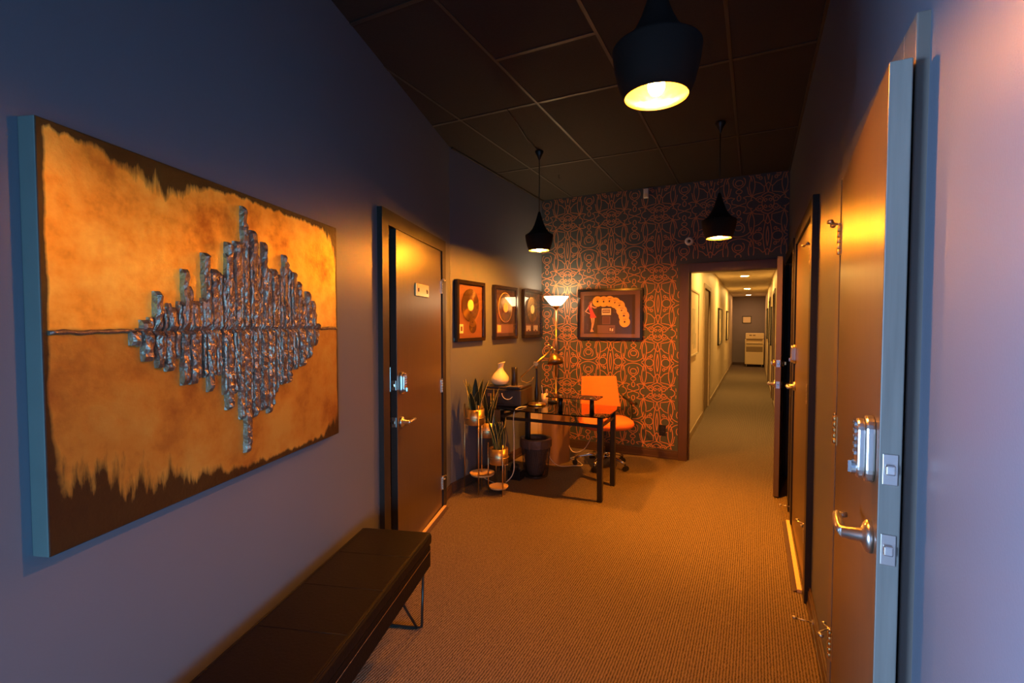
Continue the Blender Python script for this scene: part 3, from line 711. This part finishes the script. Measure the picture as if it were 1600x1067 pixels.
# desk lamp
e = empty('desk_lamp', (-1.822, 4.175, .713)); tag(e, 'brass and black swing-arm desk lamp with dark dome shade', 'desk lamp')
b = MB(); b.lathe([(.0001, 0), (.082, 0), (.085, .006), (.080, .016), (.030, .022), (.014, .030), (.0001, .030)], 40); b.build('base', 'brass', e)
b = MB(); b.lathe([(.0001, .03), (.017, .03), (.020, .06), (.022, .12), (.012, .20), (.010, .33), (.012, .36), (.0001, .36)], 20); b.build('post', 'blackmetal', e)
b = MB(); A0 = Vector((-.12, -.10, .265)); A1 = Vector((.115, .06, .515)); jn = A0.lerp(A1, .5)
b.tube([A0, A1], .007, 10); b.build('swing_arm', 'brass', e)
b = MB(); b.tube([jn + Vector((-.02, .03, -.0)), jn + Vector((.02, -.03, 0))], .014, 14); b.tube([jn + Vector((0, 0, -.045)), jn], .009, 10)
for s_ in (-1, 1): b.tube([jn + Vector((.016 * s_, -.024 * s_, 0)), jn + Vector((.028 * s_, -.042 * s_, 0))], .016, 12)
b.build('joint_knob', 'brass', e)
hc = A1 + Vector((.035, .02, -.085))
b = MB(); b.tube([A1, A1 + Vector((.02, .01, .015)), A1 + Vector((.035, .018, .0)), hc + Vector((0, 0, .055))], .008, 10); b.tube([A1 + Vector((-.01, 0, -.005)), A1 + Vector((.02, 0, .03))], .012, 10); b.build('shade_joint', 'brass', e)
b = MB(); b.lathe([(.012, .060), (.030, .050), (.052, .025), (.070, -.012), (.078, -.045), (.076, -.045), (.067, -.012), (.049, .022), (.026, .045), (.010, .052)], 40); sh = b.build('dome_shade', P('antique_bronze_shade', (.30, .19, .09), .32, .9), e, loc=hc, rot=(R(-8), R(-14), 0))
b = MB(); b.tube([(.0, 0, -.01)] + [(.0, .0, .0)], .02, 10); 
b = MB(); b.tube([A0 + Vector((0, 0, 0)), A0 + Vector((.01, .0, -.035)), A0 + Vector((.05, .03, -.055)), A0 + Vector((.09, .05, -.035)), A0 + Vector((.105, .06, .0))], .003, 6); b.build('lamp_cord', 'brass', e); b = MB()
B0 = A0.lerp(A1, .78)
b.tube([B0, B0 + Vector((-.015, 0, .05)), B0 + Vector((.0, .01, .085)), B0 + Vector((.035, .03, .105)), A1 + Vector((.0, .0, .04)), A1 + Vector((.02, .01, .015))], .003, 6); b.build('lamp_cord', 'brass', e)

# pen pot and puck
e = empty('pen_pot', (-1.80, 4.315, .713)); tag(e, 'pale pen pot with pens and scissors behind the desk lamp', 'pen pot')
b = MB(); b.lathe([(.0001, 0), (.030, 0), (.032, .09), (.029, .09), (.027, .006), (.0001, .006)], 28); b.build('pot', 'paper', e)
for i, (dx, dy, m_) in enumerate(((.014, .0, 'cord'), (-.012, .008, 'black'), (.0, -.014, 'black'), (-.016, -.006, 'silver'))):
    b = MB(); b.tube(smooth([(dx * .4, dy * .4, .008), (dx * 1.7, dy * 1.7, .135 + .012 * i)]), .0042, 8); b.build('pen', m_, e)
b = MB(); b.lathe([(.0001, 0), (.045, 0), (.047, .008), (.040, .018), (.0001, .020)], 32); o = b.build('desk_puck', 'black'); o.location = (-1.735, 4.36, .713); tag(o, 'flat round black puck on desk beside the pen pot', 'gadget')

# ------------------------------------------------------------------ floor torchiere
e = empty('torchiere_lamp', (-2.045, 5.24, 0)); tag(e, 'tall torchiere floor lamp with glowing white glass bowl', 'floor lamp')
b = MB(); b.lathe([(.0001, 0), (.125, 0), (.128, .012), (.118, .022), (.030, .034), (.014, .06), (.0001, .06)], 40); b.build('base', 'brass', e)
b = MB(); b.tube([(0, 0, .05), (0, 0, .84)], .011, 14); b.tube([(0, 0, .84), (0, 0, 1.66)], .0105, 14); b.lathe([(.011, .83), (.014, .835), (.014, .85), (.011, .855)], 16); b.build('pole', 'brass', e)
b = MB(); b.lathe([(.012, 1.64), (.030, 1.66), (.048, 1.685), (.0001, 1.687)], 28); b.build('bowl_cup', 'brass', e)
b = MB(); b.lathe([(.045, 1.683), (.062, 1.69), (.090, 1.72), (.120, 1.76), (.142, 1.785), (.140, 1.787), (.117, 1.764), (.087, 1.724), (.060, 1.695), (.045, 1.688)], 44); b.build('glass_bowl', 'bowl', e)
b = MB(); b.lathe([(.0001, 1.69), (.020, 1.70), (.028, 1.72), (.020, 1.745), (.0001, 1.752)], 20); b.build('bulb', 'torchbulb', e)

# ------------------------------------------------------------------ tower heater/purifier behind the desk
e = empty('air_purifier', (-1.99, 4.75, 0), R(-18)); tag(e, 'tall rounded brown and cream floor unit under the desk', 'air purifier')
b = MB(); b.prism(rrect(-.06, .18, -.02, .26, .07, 8), .0, .545, 0, 'z'); b.build('body', 'copierbrown', e)
pr_ = [(-.22, .02), (-.055, .02), (-.055, .55), (-.085, .55), (-.15, .53), (-.20, .49), (-.22, .44)]
b = MB(); b.prism(pr_, -.03, .20, 0); b.build('front_panel', 'creampanel', e, bevel=.006)
b = MB(); b.tube([(-.050, -.034, .02), (-.050, -.034, .545), (-.030, -.03, .565)], .005, 8); b.tube([(.0, -.034, .02), (.0, -.034, .545), (.02, -.03, .565)], .005, 8); b.build('edge_trim', 'creampanel', e)

# waste basket
e = empty('waste_basket', (-1.885, 4.30, 0)); tag(e, 'black wire mesh waste basket with liner under the desk', 'waste basket')
b = MB(); n = 40; H0, r0, r1 = .36, .115, .148
for k in range(n):
    for tw in (-1, 1):
        b.tube([((r0 + (r1 - r0) * t) * math.cos(2 * math.pi * (k + tw * t * 3) / n), (r0 + (r1 - r0) * t) * math.sin(2 * math.pi * (k + tw * t * 3) / n), .01 + (H0 - .01) * t) for t in (0, .33, .66, 1)], .0011, 4)
b.lathe([(.0001, 0), (r0, 0), (r0 + .003, .012), (r0, .014), (.0001, .008)], 40); b.build('mesh_wall', 'mesh', e)
b = MB(); b.tube([(r1 * math.cos(2 * math.pi * k / 40), r1 * math.sin(2 * math.pi * k / 40), H0) for k in range(40)], .006, 8, closed=True); b.build('rim', 'blackmetal', e)
b = MB(); rr = random.Random(5); prof = []
for i in range(12):
    t = i / 11
    prof.append(((.07 + .052 * t ** .5), .02 + .35 * t))
b.lathe(prof + [(.152, .372), (.155, .36), (.150, .285)], 44)
li = b.build('bin_liner', 'clothbag', e)
for q in li.data.vertices:
    if q.co.z < .34: q.co.x *= rr.uniform(.93, 1.06); q.co.y *= rr.uniform(.93, 1.06)
b = MB(); b.box(-.06, .07, -.05, .06, 0, .085); b.lathe([(.0001, .085), (.035, .085), (.04, .12), (.02, .15), (.0001, .155)], 20, (0, 0, 0)); b.tube([(-.05, 0, .08), (-.03, 0, .14), (.03, 0, .14), (.05, 0, .08)], .008, 8)
o = b.build('power_adapter', 'black', bevel=.01); o.location = (-2.02, 4.12, 0); tag(o, 'black adapter block on floor left of the waste basket', 'power adapter')
b = MB(); b.tube(smooth([(-1.86, 4.02, .716), (-1.885, 3.93, .722), (-1.90, 3.865, .70), (-1.905, 3.85, .62), (-1.905, 3.86, .45), (-1.91, 3.87, .28), (-1.92, 3.88, .14), (-1.98, 3.87, .05), (-2.06, 3.86, .012), (-2.14, 3.90, .008), (-2.28, 3.98, .008)]), .0042, 8)
tag(b.build('loose_cable', 'cord'), 'white cord hanging over the desk edge down to the floor', 'cord')
b = MB(); b.tube(smooth([(-1.83, 4.98, .30), (-1.78, 4.92, .20), (-1.70, 4.86, .12), (-1.58, 4.85, .16), (-1.50, 4.88, .30)]), .004, 8); tag(b.build('loose_cable', 'cord'), 'pale cord looping up behind the chair base', 'cord')
b = MB(); b.tube(smooth([(-1.86, 4.56, .25), (-1.84, 4.55, .12), (-1.76, 4.60, .03), (-1.66, 4.74, .008), (-1.58, 4.80, .006), (-1.66, 4.92, .006), (-1.78, 5.0, .006), (-1.74, 5.08, .006)]), .004, 8); tag(b.build('loose_cable', 'cord'), 'pale cord lying on the carpet beside the brown floor unit', 'cord')

# ------------------------------------------------------------------ office chair (local -y is forward)
e = empty('office_chair', (-1.40, 4.90, 0), R(30)); tag(e, 'orange swivel office chair with black arms behind the desk', 'chair')
def pad(w_, d_, t_, curve, name, mat, rot=None, loc=(0, 0, 0), taper=0):
    b = MB(); n, m_ = 14, 12; top = []
    sup = lambda a, p: math.copysign(abs(a) ** p, a)
    rings = []
    for (k, sc, dz) in ((0, .0, .5), (1, .55, .52), (2, .86, .46), (3, .97, .28), (4, 1.0, 0), (5, .97, -.28), (6, .86, -.46), (7, .5, -.5), (8, .0, -.5)):
        rg = []
        for i in range(40):
            a = 2 * math.pi * i / 40; x = sup(math.cos(a), .55) * w_ / 2 * sc; y = sup(math.sin(a), .55) * d_ / 2 * sc
            x *= 1 + taper * (y / (d_ / 2))
            rg.append((x, y, dz * t_ + curve * ((x / (w_ / 2)) ** 2)))
        rings.append(rg)
    vs = [q for r_ in rings for q in r_]; fs = [(i * 40 + k, i * 40 + (k + 1) % 40, (i + 1) * 40 + (k + 1) % 40, (i + 1) * 40 + k) for i in range(8) for k in range(40)]
    b.add(vs, fs, 0, True); return b.build(name, mat, e, loc=loc, rot=rot)
pad(.53, .47, .085, .012, 'seat', 'orange', None, (0.0, -.14, .475))
# backrest: squarish panel, leaning back
def backpad():
    b = MB(); nx, nz = 12, 12; vs = []; w0, w1, hh = .42, .37, .345
    def pt(i, k, side):
        u = i / nx * 2 - 1; t = k / nz; ww = (w0 + (w1 - w0) * t) / 2
        y = .075 - .05 * (1 - u * u) * 0 + .045 * u * u * -1 + .05 * t + (0.026 if side else 0)
        return (u * ww, y, t * hh)
    for side in (0, 1):
        for k in range(nz + 1):
            for i in range(nx + 1): vs.append(pt(i, k, side))
    N_ = (nx + 1) * (nz + 1); fs = []
    for k in range(nz):
        for i in range(nx):
            a = k * (nx + 1) + i; fs.append((a, a + 1, a + nx + 2, a + nx + 1)); fs.append((N_ + a, N_ + a + 1, N_ + a + nx + 2, N_ + a + nx + 1))
    for k in range(nz):
        for i in (0, nx): a = k * (nx + 1) + i; fs.append((a, a + nx + 1, N_ + a + nx + 1, N_ + a))
    for i in range(nx):
        for k in (0, nz): a = k * (nx + 1) + i; fs.append((a, a + 1, N_ + a + 1, N_ + a))
    b.add(vs, fs, 0, True); return b
backpad().build('backrest', 'orange', e, bevel=.008, seg=3, loc=(0, .02, .585), rot=(R(-6), 0, 0))
b = MB(); b.tube([(0, .15, .66), (0, .16, .55), (0, .12, .44), (0, -.02, .425)], [.018, .02, .022, .022], 10); b.box(-.10, .10, -.24, .04, .415, .435); b.build('seat_bracket', 'black', e)
for s_ in (-1, 1):
    b = MB(); b.tube([(s_ * .20, -.10, .435), (s_ * .27, -.08, .45), (s_ * .295, -.05, .54), (s_ * .295, -.02, .65), (s_ * .29, .02, .675), (s_ * .255, .12, .70)], [.013, .013, .014, .014, .015, .013], 10)
    b.tube([(s_ * .293, -.02, .668), (s_ * .293, -.20, .675)], [.018, .016], 10); b.build('armrest', 'black', e)
b = MB(); b.lathe([(.0001, .10), (.030, .10), (.030, .20), (.022, .20), (.022, .41), (.05, .425), (.0001, .425)], 24); b.build('gas_column', 'blackmetal', e)
cen = MB(); cen.lathe([(.0001, .075), (.045, .078), (.045, .125), (.03, .135), (.0001, .135)], 28); hb = cen.build('base_hub', 'chrome', e)
for k in range(5):
    a = R(72 * k + 24); c_, s_ = math.cos(a), math.sin(a)
    b = MB(); b.tube([(c_ * .03, s_ * .03, .110), (c_ * .12, s_ * .12, .112), (c_ * .22, s_ * .22, .095), (c_ * .275, s_ * .275, .068)], [.021, .018, .015, .013], 12); b.build('base_arm', 'chrome', e)
    b = MB()
    for t_ in (-.014, .014):
        cx, cy = c_ * .275 - s_ * t_, s_ * .275 + c_ * t_
        n = 20; vs = []
        b.tube([(cx - -s_ * -.009, cy + c_ * -.009, .026), (cx - s_ * .009, cy + c_ * .009, .026)], .026, 18)
    b.tube([(c_ * .275, s_ * .275, .04), (c_ * .275, s_ * .275, .075)], .008, 8); b.build('caster', 'black', e)

# ------------------------------------------------------------------ plant stand, pots, trays
posA, posB, posC = (-2.175, 3.635), (-2.16, 3.83), (-1.975, 3.70)
zA, zB, zC = .598, .45, .262      # pot bottoms
e = empty('plant_stand', (0, 0, 0)); e.location = (posA[0], posA[1], 0); tag(e, 'slim gold metal plant stand with three rings and woven trays', 'plant stand')
def rel(p, z): return (p[0] - posA[0], p[1] - posA[1], z)
def legs3(c, r, a0, top):
    for k in range(3):
        a = R(a0 + 120 * k); x, y = c[0] + r * math.cos(a), c[1] + r * math.sin(a)
        b = MB(); b.tube([rel((x, y), 0), rel((x, y), top)], .0055, 8); b.build('leg', 'gold', e)
legs3(posA, .092, 200, .775); legs3(posC, .092, 320, .44)
for c, z in ((posA, .66), (posB, .52), (posC, .32)):
    b = MB(); b.tube([rel((c[0] + .088 * math.cos(2 * math.pi * k / 40), c[1] + .088 * math.sin(2 * math.pi * k / 40)), z) for k in range(40)], .0045, 6, closed=True)
    b.tube([rel((c[0] - .088, c[1]), z - .062), rel((c[0] + .088, c[1]), z - .062)], .004, 6); b.build('ring', 'gold', e)
b = MB(); b.tube([rel((posB[0] + .09, posB[1]), 0), rel((posB[0] + .09, posB[1]), .52)], .0055, 8); b.build('leg', 'gold', e)
b = MB(); b.tube([rel((posB[0] - .09, posB[1]), 0), rel((posB[0] - .09, posB[1]), .52)], .0055, 8); b.build('leg', 'gold', e)
def tray(c, z, r_):
    b = MB(); b.lathe([(.0001, z), (r_ - .012, z), (r_, z + .018), (r_ - .003, z + .019), (r_ - .014, z + .005), (.0001, z + .004)], 40, rel(c, 0)); o = b.build('woven_tray', P('woven_cane', (.62, .42, .18), .6, noise=(220, .5)), e)
    return o
tray((posA[0] + .045, posA[1] + .05), .145, .112); tray(posC, .045, .086)
def leafmesh(b, x, y, z, az, L, wmax, lean, curl):
    n = 10; d = Vector((math.cos(az), math.sin(az), 0)); sd = Vector((-math.sin(az + curl), math.cos(az + curl), 0))
    rows = []
    for i in range(n + 1):
        t = i / n; c = Vector((x, y, z)) + d * (lean * t ** 1.7) + Vector((0, 0, L * t))
        w_ = wmax * (math.sin(math.pi * min(1, (.28 + .72 * t))) ** .75 if t > .3 else .62 + .36 * t / .3) * (1 - t ** 6)
        w_ = wmax * (max(.0, math.sin(math.pi * (.16 + .84 * t))) ** .8 if t > .35 else .55 + .43 * math.sin(t / .35 * math.pi / 2)) + .0005
        s2 = (sd + d * .25 * math.sin(3 * t)).normalized()
        dep = d * (.25 * w_)
        rows.append([c - s2 * w_ + dep, c - s2 * w_ * .93 + dep * .7, c - dep * .3, c + s2 * w_ * .93 + dep * .7, c + s2 * w_ + dep])
    vs = [p for r_ in rows for p in r_]
    th = d * .003
    n0 = len(vs); vs2 = vs + [p - th for p in vs]
    f0, f1 = [], []
    for i in range(n):
        for k in range(4):
            q = (i * 5 + k, i * 5 + k + 1, i * 5 + k + 6, i * 5 + k + 5)
            (f1 if k in (0, 3) else f0).append(q); (f1 if k in (0, 3) else f0).append(tuple(a + n0 for a in q))
        for k in (0, 4): a = i * 5 + k; f1.append((a, a + 5, a + 5 + n0, a + n0))
    nn = len(b.v)
    b.add(vs2, f0, 0, True)
    for q in f1: b.f.append([a + nn for a in q]); b.mi.append(1); b.sm.append(True)
def snake(pos, z, seed, label, leaves, big=1.0, H_=.135):
    e2 = empty('snake_plant', (pos[0], pos[1], z)); tag(e2, label, 'potted plant', 'snake plants in gold pots')
    b = MB(); b.lathe([(.0001, 0), (.080, 0), (.083, .003), (.083, H_), (.078, H_), (.076, .008), (.0001, .008)], 44); b.build('pot', 'gold', e2)
    b = MB(); b.lathe([(.0001, H_ - .018), (.0765, H_ - .022)], 30); b.build('soil', 'soil', e2)
    rd = random.Random(seed)
    for k in range(leaves):
        a = 2 * math.pi * k / leaves + rd.uniform(-.4, .4); rr_ = rd.uniform(.012, .035); L = rd.uniform(.19, .31) * big
        b = MB(); leafmesh(b, rr_ * math.cos(a), rr_ * math.sin(a), H_ - .03, a, L, rd.uniform(.026, .034), rd.uniform(.02, .10), rd.uniform(-.35, .35)); b.build('leaf', ['leaf', 'leafedge'], e2)
snake(posA, zA, 11, 'snake plant in the highest gold pot of the stand', 11, 1.0)
snake(posB, zB, 5, 'snake plant in the middle gold pot, half hidden behind', 11, 1.12)
snake(posC, zC, 8, 'snake plant in the lowest gold pot, nearest the desk', 11, 1.08)

# ------------------------------------------------------------------ hallway beyond
KX0, KX1, KY, KH = -.72, .325, 19.4, 2.46
DL = (8.25, 9.35)
b = MB()
b.box(KX0 - .1, KX0, YB + .12, DL[0], 0, KH); b.box(KX0 - .1, KX0, DL[1], KY, 0, KH); b.box(KX0 - .1, KX0, DL[0], DL[1], 2.06, KH)
struct(b.build('wall_hall_left', 'cream'), 'cream hallway wall on the left', 'wall')
b = MB(); DR = ((10.0, 10.9), (13.0, 13.9))
ys = [YB + .12, DR[0][0], DR[0][1], DR[1][0], DR[1][1], KY]
for i in (0, 2, 4): b.box(KX1, KX1 + .1, ys[i], ys[i + 1], 0, KH)
for a_, c_ in DR: b.box(KX1, KX1 + .1, a_, c_, 2.06, KH)
struct(b.build('wall_hall_right', 'cream'), 'cream hallway wall on the right', 'wall')
struct(MB().box(KX0 - .1, KX1 + .1, YB + .1, KY + .1, KH, KH + .05).build('ceiling_hall', 'cream_ceiling'), 'cream hallway ceiling with recessed lights', 'ceiling')
struct(MB().box(KX0 - .1, KX1 + .1, KY, KY + .1, 0, KH).build('wall_hall_end', 'greypaint'), 'grey wall closing the end of the hallway', 'wall')
fH = lambda s, o, z: (KX0 + o, s, z); fH2 = lambda s, o, z: (KX1 - o, s, z); fE = lambda s, o, z: (s, KY - o, z)
M['hallbase'] = P('tan_baseboard', (.28, .21, .14), .5); M['halldoor'] = P('tan_hall_door', (.22, .14, .075), .45, noise=(5, .2, (6, 6, .6)))
def bbox_base(name, f, segs, mat='hallbase'):
    b = MB(f)
    for s0, s1 in segs: b.box(s0, s1, 0, .012, 0, .095)
    return struct(b.build(name, mat))
bbox_base('baseboard_hall_left', fH, [(YB + .12, DL[0] - .08), (DL[1] + .08, KY)]); bbox_base('baseboard_hall_right', fH2, [(YB + .12, 9.92), (10.98, 12.92), (13.98, KY)])
bbox_base('baseboard_hall_end', fE, [(KX0, KX1)], 'base')
n_ = 6
for f, (a_, c_), lb in ((fH, DL, 'tan door frame in the left hallway wall'), (fH2, DR[0], 'dark door frame nearest on the right of the hallway'), (fH2, DR[1], 'dark door frame farther on the right of the hallway')):
    frame('trim_%d' % n_, f, a_, c_, 2.045, proud=.015, cw=.07, back=.1, label=lb, mat='hallbase' if f is fH else 'darkbrown')
    b = MB(f); b.box(a_, c_, -.048, -.016, .01, 2.04); dr = b.build('door_%d' % (n_ - 1), 'halldoor' if f is fH else 'darkbrown'); struct(dr, lb.replace('door frame', 'recessed closed door'), 'door')
    n_ += 1
# pictures in the hallway
def hallpic(f, s0, s1, z0, z1, label, mats, name='hallway_picture', dp=.035):
    e = empty(name, f((s0 + s1) / 2, 0, z0)); tag(e, label, 'framed picture', 'pictures along the hallway')
    T = lambda s, o, z: tuple(Vector(f(s, o, z)) - Vector(e.location))
    b = MB(T); fw = .02
    b.box(s0, s1, 0, dp, z0, z0 + fw); b.box(s0, s1, 0, dp, z1 - fw, z1); b.box(s0, s0 + fw, 0, dp, z0, z1); b.box(s1 - fw, s1, 0, dp, z0, z1); b.build('frame', mats[0], e)
    b = MB(T); b.box(s0 + fw, s1 - fw, .002, dp - .012, z0 + fw, z1 - fw, 0); b.build('print', mats[1], e)
    b = MB(T); sw, zh = s1 - s0, z1 - z0
    b.box(s0 + .30 * sw, s0 + .62 * sw, dp - .012, dp - .010, z0 + .18 * zh, z0 + .72 * zh, 0); b.box(s0 + .45 * sw, s0 + .75 * sw, dp - .012, dp - .0105, z0 + .10 * zh, z0 + .34 * zh, 0); b.build('drawing', mats[2], e)
hallpic(fH, 6.15, 7.15, 1.07, 1.90, 'large pale print in thin pale frame, nearest in hallway', ('sketch', 'cream', 'sketch'))
hallpic(fH, 11.4, 12.5, 1.01, 1.82, 'black framed picture on the left hallway wall past the door', ('black', 'sketch', 'paper'))
hallpic(fH, 14.8, 15.7, 1.02, 1.84, 'far thin black framed picture on the left hallway wall', ('black', 'sketch', 'paper'))
hallpic(fH2, 11.6, 12.5, 1.02, 1.84, 'black framed picture between the two right hallway doors', ('black', 'sketch', 'paper'))
hallpic(fH2, 14.9, 15.8, 1.07, 1.90, 'black framed picture beyond the second right hallway door', ('black', 'sketch', 'paper'))
hallpic(fE, -.400, -.110, 1.505, 1.757, 'small white certificate in black frame on hallway end wall', ('black', 'paper', 'paper'), dp=.02)
e = empty('light_switch', (KX1, 9.4, 1.2)); tag(e, 'small pale light switch on the right hallway wall', 'light switch')
b = MB(); b.box(-.008, 0, -.038, .038, -.06, .06); b.build('cover_plate', 'paper', e, bevel=.002); b = MB(); b.box(-.013, -.008, -.014, .014, -.03, .03); b.build('toggle', 'white', e)

# recessed lights
def canlight(y, label, first=[None], dim=False):
    if first[0] is None:
        e = empty('recessed_light', (-.2, y, KH)); first[0] = e
        b = MB(); b.lathe([(.075, -.004), (.098, -.006), (.100, 0), (.075, -.001)], 32); b.build('trim_ring', 'white', e)
        b = MB(); b.lathe([(.0001, -.003), (.076, -.003)], 32); b.build('lens', 'can', e)
    else:
        e = copy_tree(first[0]); e.location = (-.2, y, KH)
    if dim:
        for o in S.objects:
            if o.parent is e and o.name.startswith('lens'): o.material_slots[0].link = 'OBJECT'; o.material_slots[0].material = emis('added_fill_lamp_glow', (1, .5, .2), 260)
    tag(e, label, 'ceiling light', 'recessed lights in the hallway ceiling')
canlight(11.1, 'nearer of the two visible round ceiling lights in hallway')
canlight(15.1, 'farther of the two visible round ceiling lights in hallway')
canlight(7.3, 'round ceiling light just inside the hallway opening')

canlight(18.3, 'added round ceiling light brightening the hallway end above the copier', dim=True)  # extra lamp added to brighten the end of the hallway
# copier at the end of the hallway
e = empty('copier_cart', (0, 18.85, 0)); tag(e, 'beige office copier on casters at the hallway end', 'copier')
b = MB(); b.box(-.29, .29, -.25, .25, .09, .78, 0); b.build('cabinet', 'cartcase', e, bevel=.012)
b = MB(); b.box(-.255, .255, -.252, -.24, .52, .70); b.build('paper_recess', 'cartdark', e)
b = MB(); b.box(-.25, .25, -.16, .24, .78, .92); b.box(-.29, -.25, -.27, .2, .76, .95); b.box(.25, .29, -.27, .2, .76, .95); b.box(-.25, .25, -.27, -.15, .80, .85); b.build('output_tray', 'cartcase', e, bevel=.01)
b = MB(); b.box(-.275, .29, -.22, .24, .97, 1.16); tp = b.build('scanner_head', 'cartcase', e, bevel=.012)
b = MB(); b.box(-.16, -.08, -.223, -.22, 1.07, 1.11); b.box(-.05, .03, -.223, -.22, 1.07, 1.11); b.build('control_panel', 'cartdark', tp)
b = MB(); b.box(-.26, .27, -.21, .22, .92, .97); b.build('paper_gap', 'cartdark', e)
for x in (-.24, .24):
    for y in (-.2, .2):
        b = MB(); b.tube([(x - .012, y, .034), (x + .012, y, .034)], .034, 16); b.tube([(x, y, .034), (x, y, .095)], .012, 8); b.build('caster', 'silver', e)
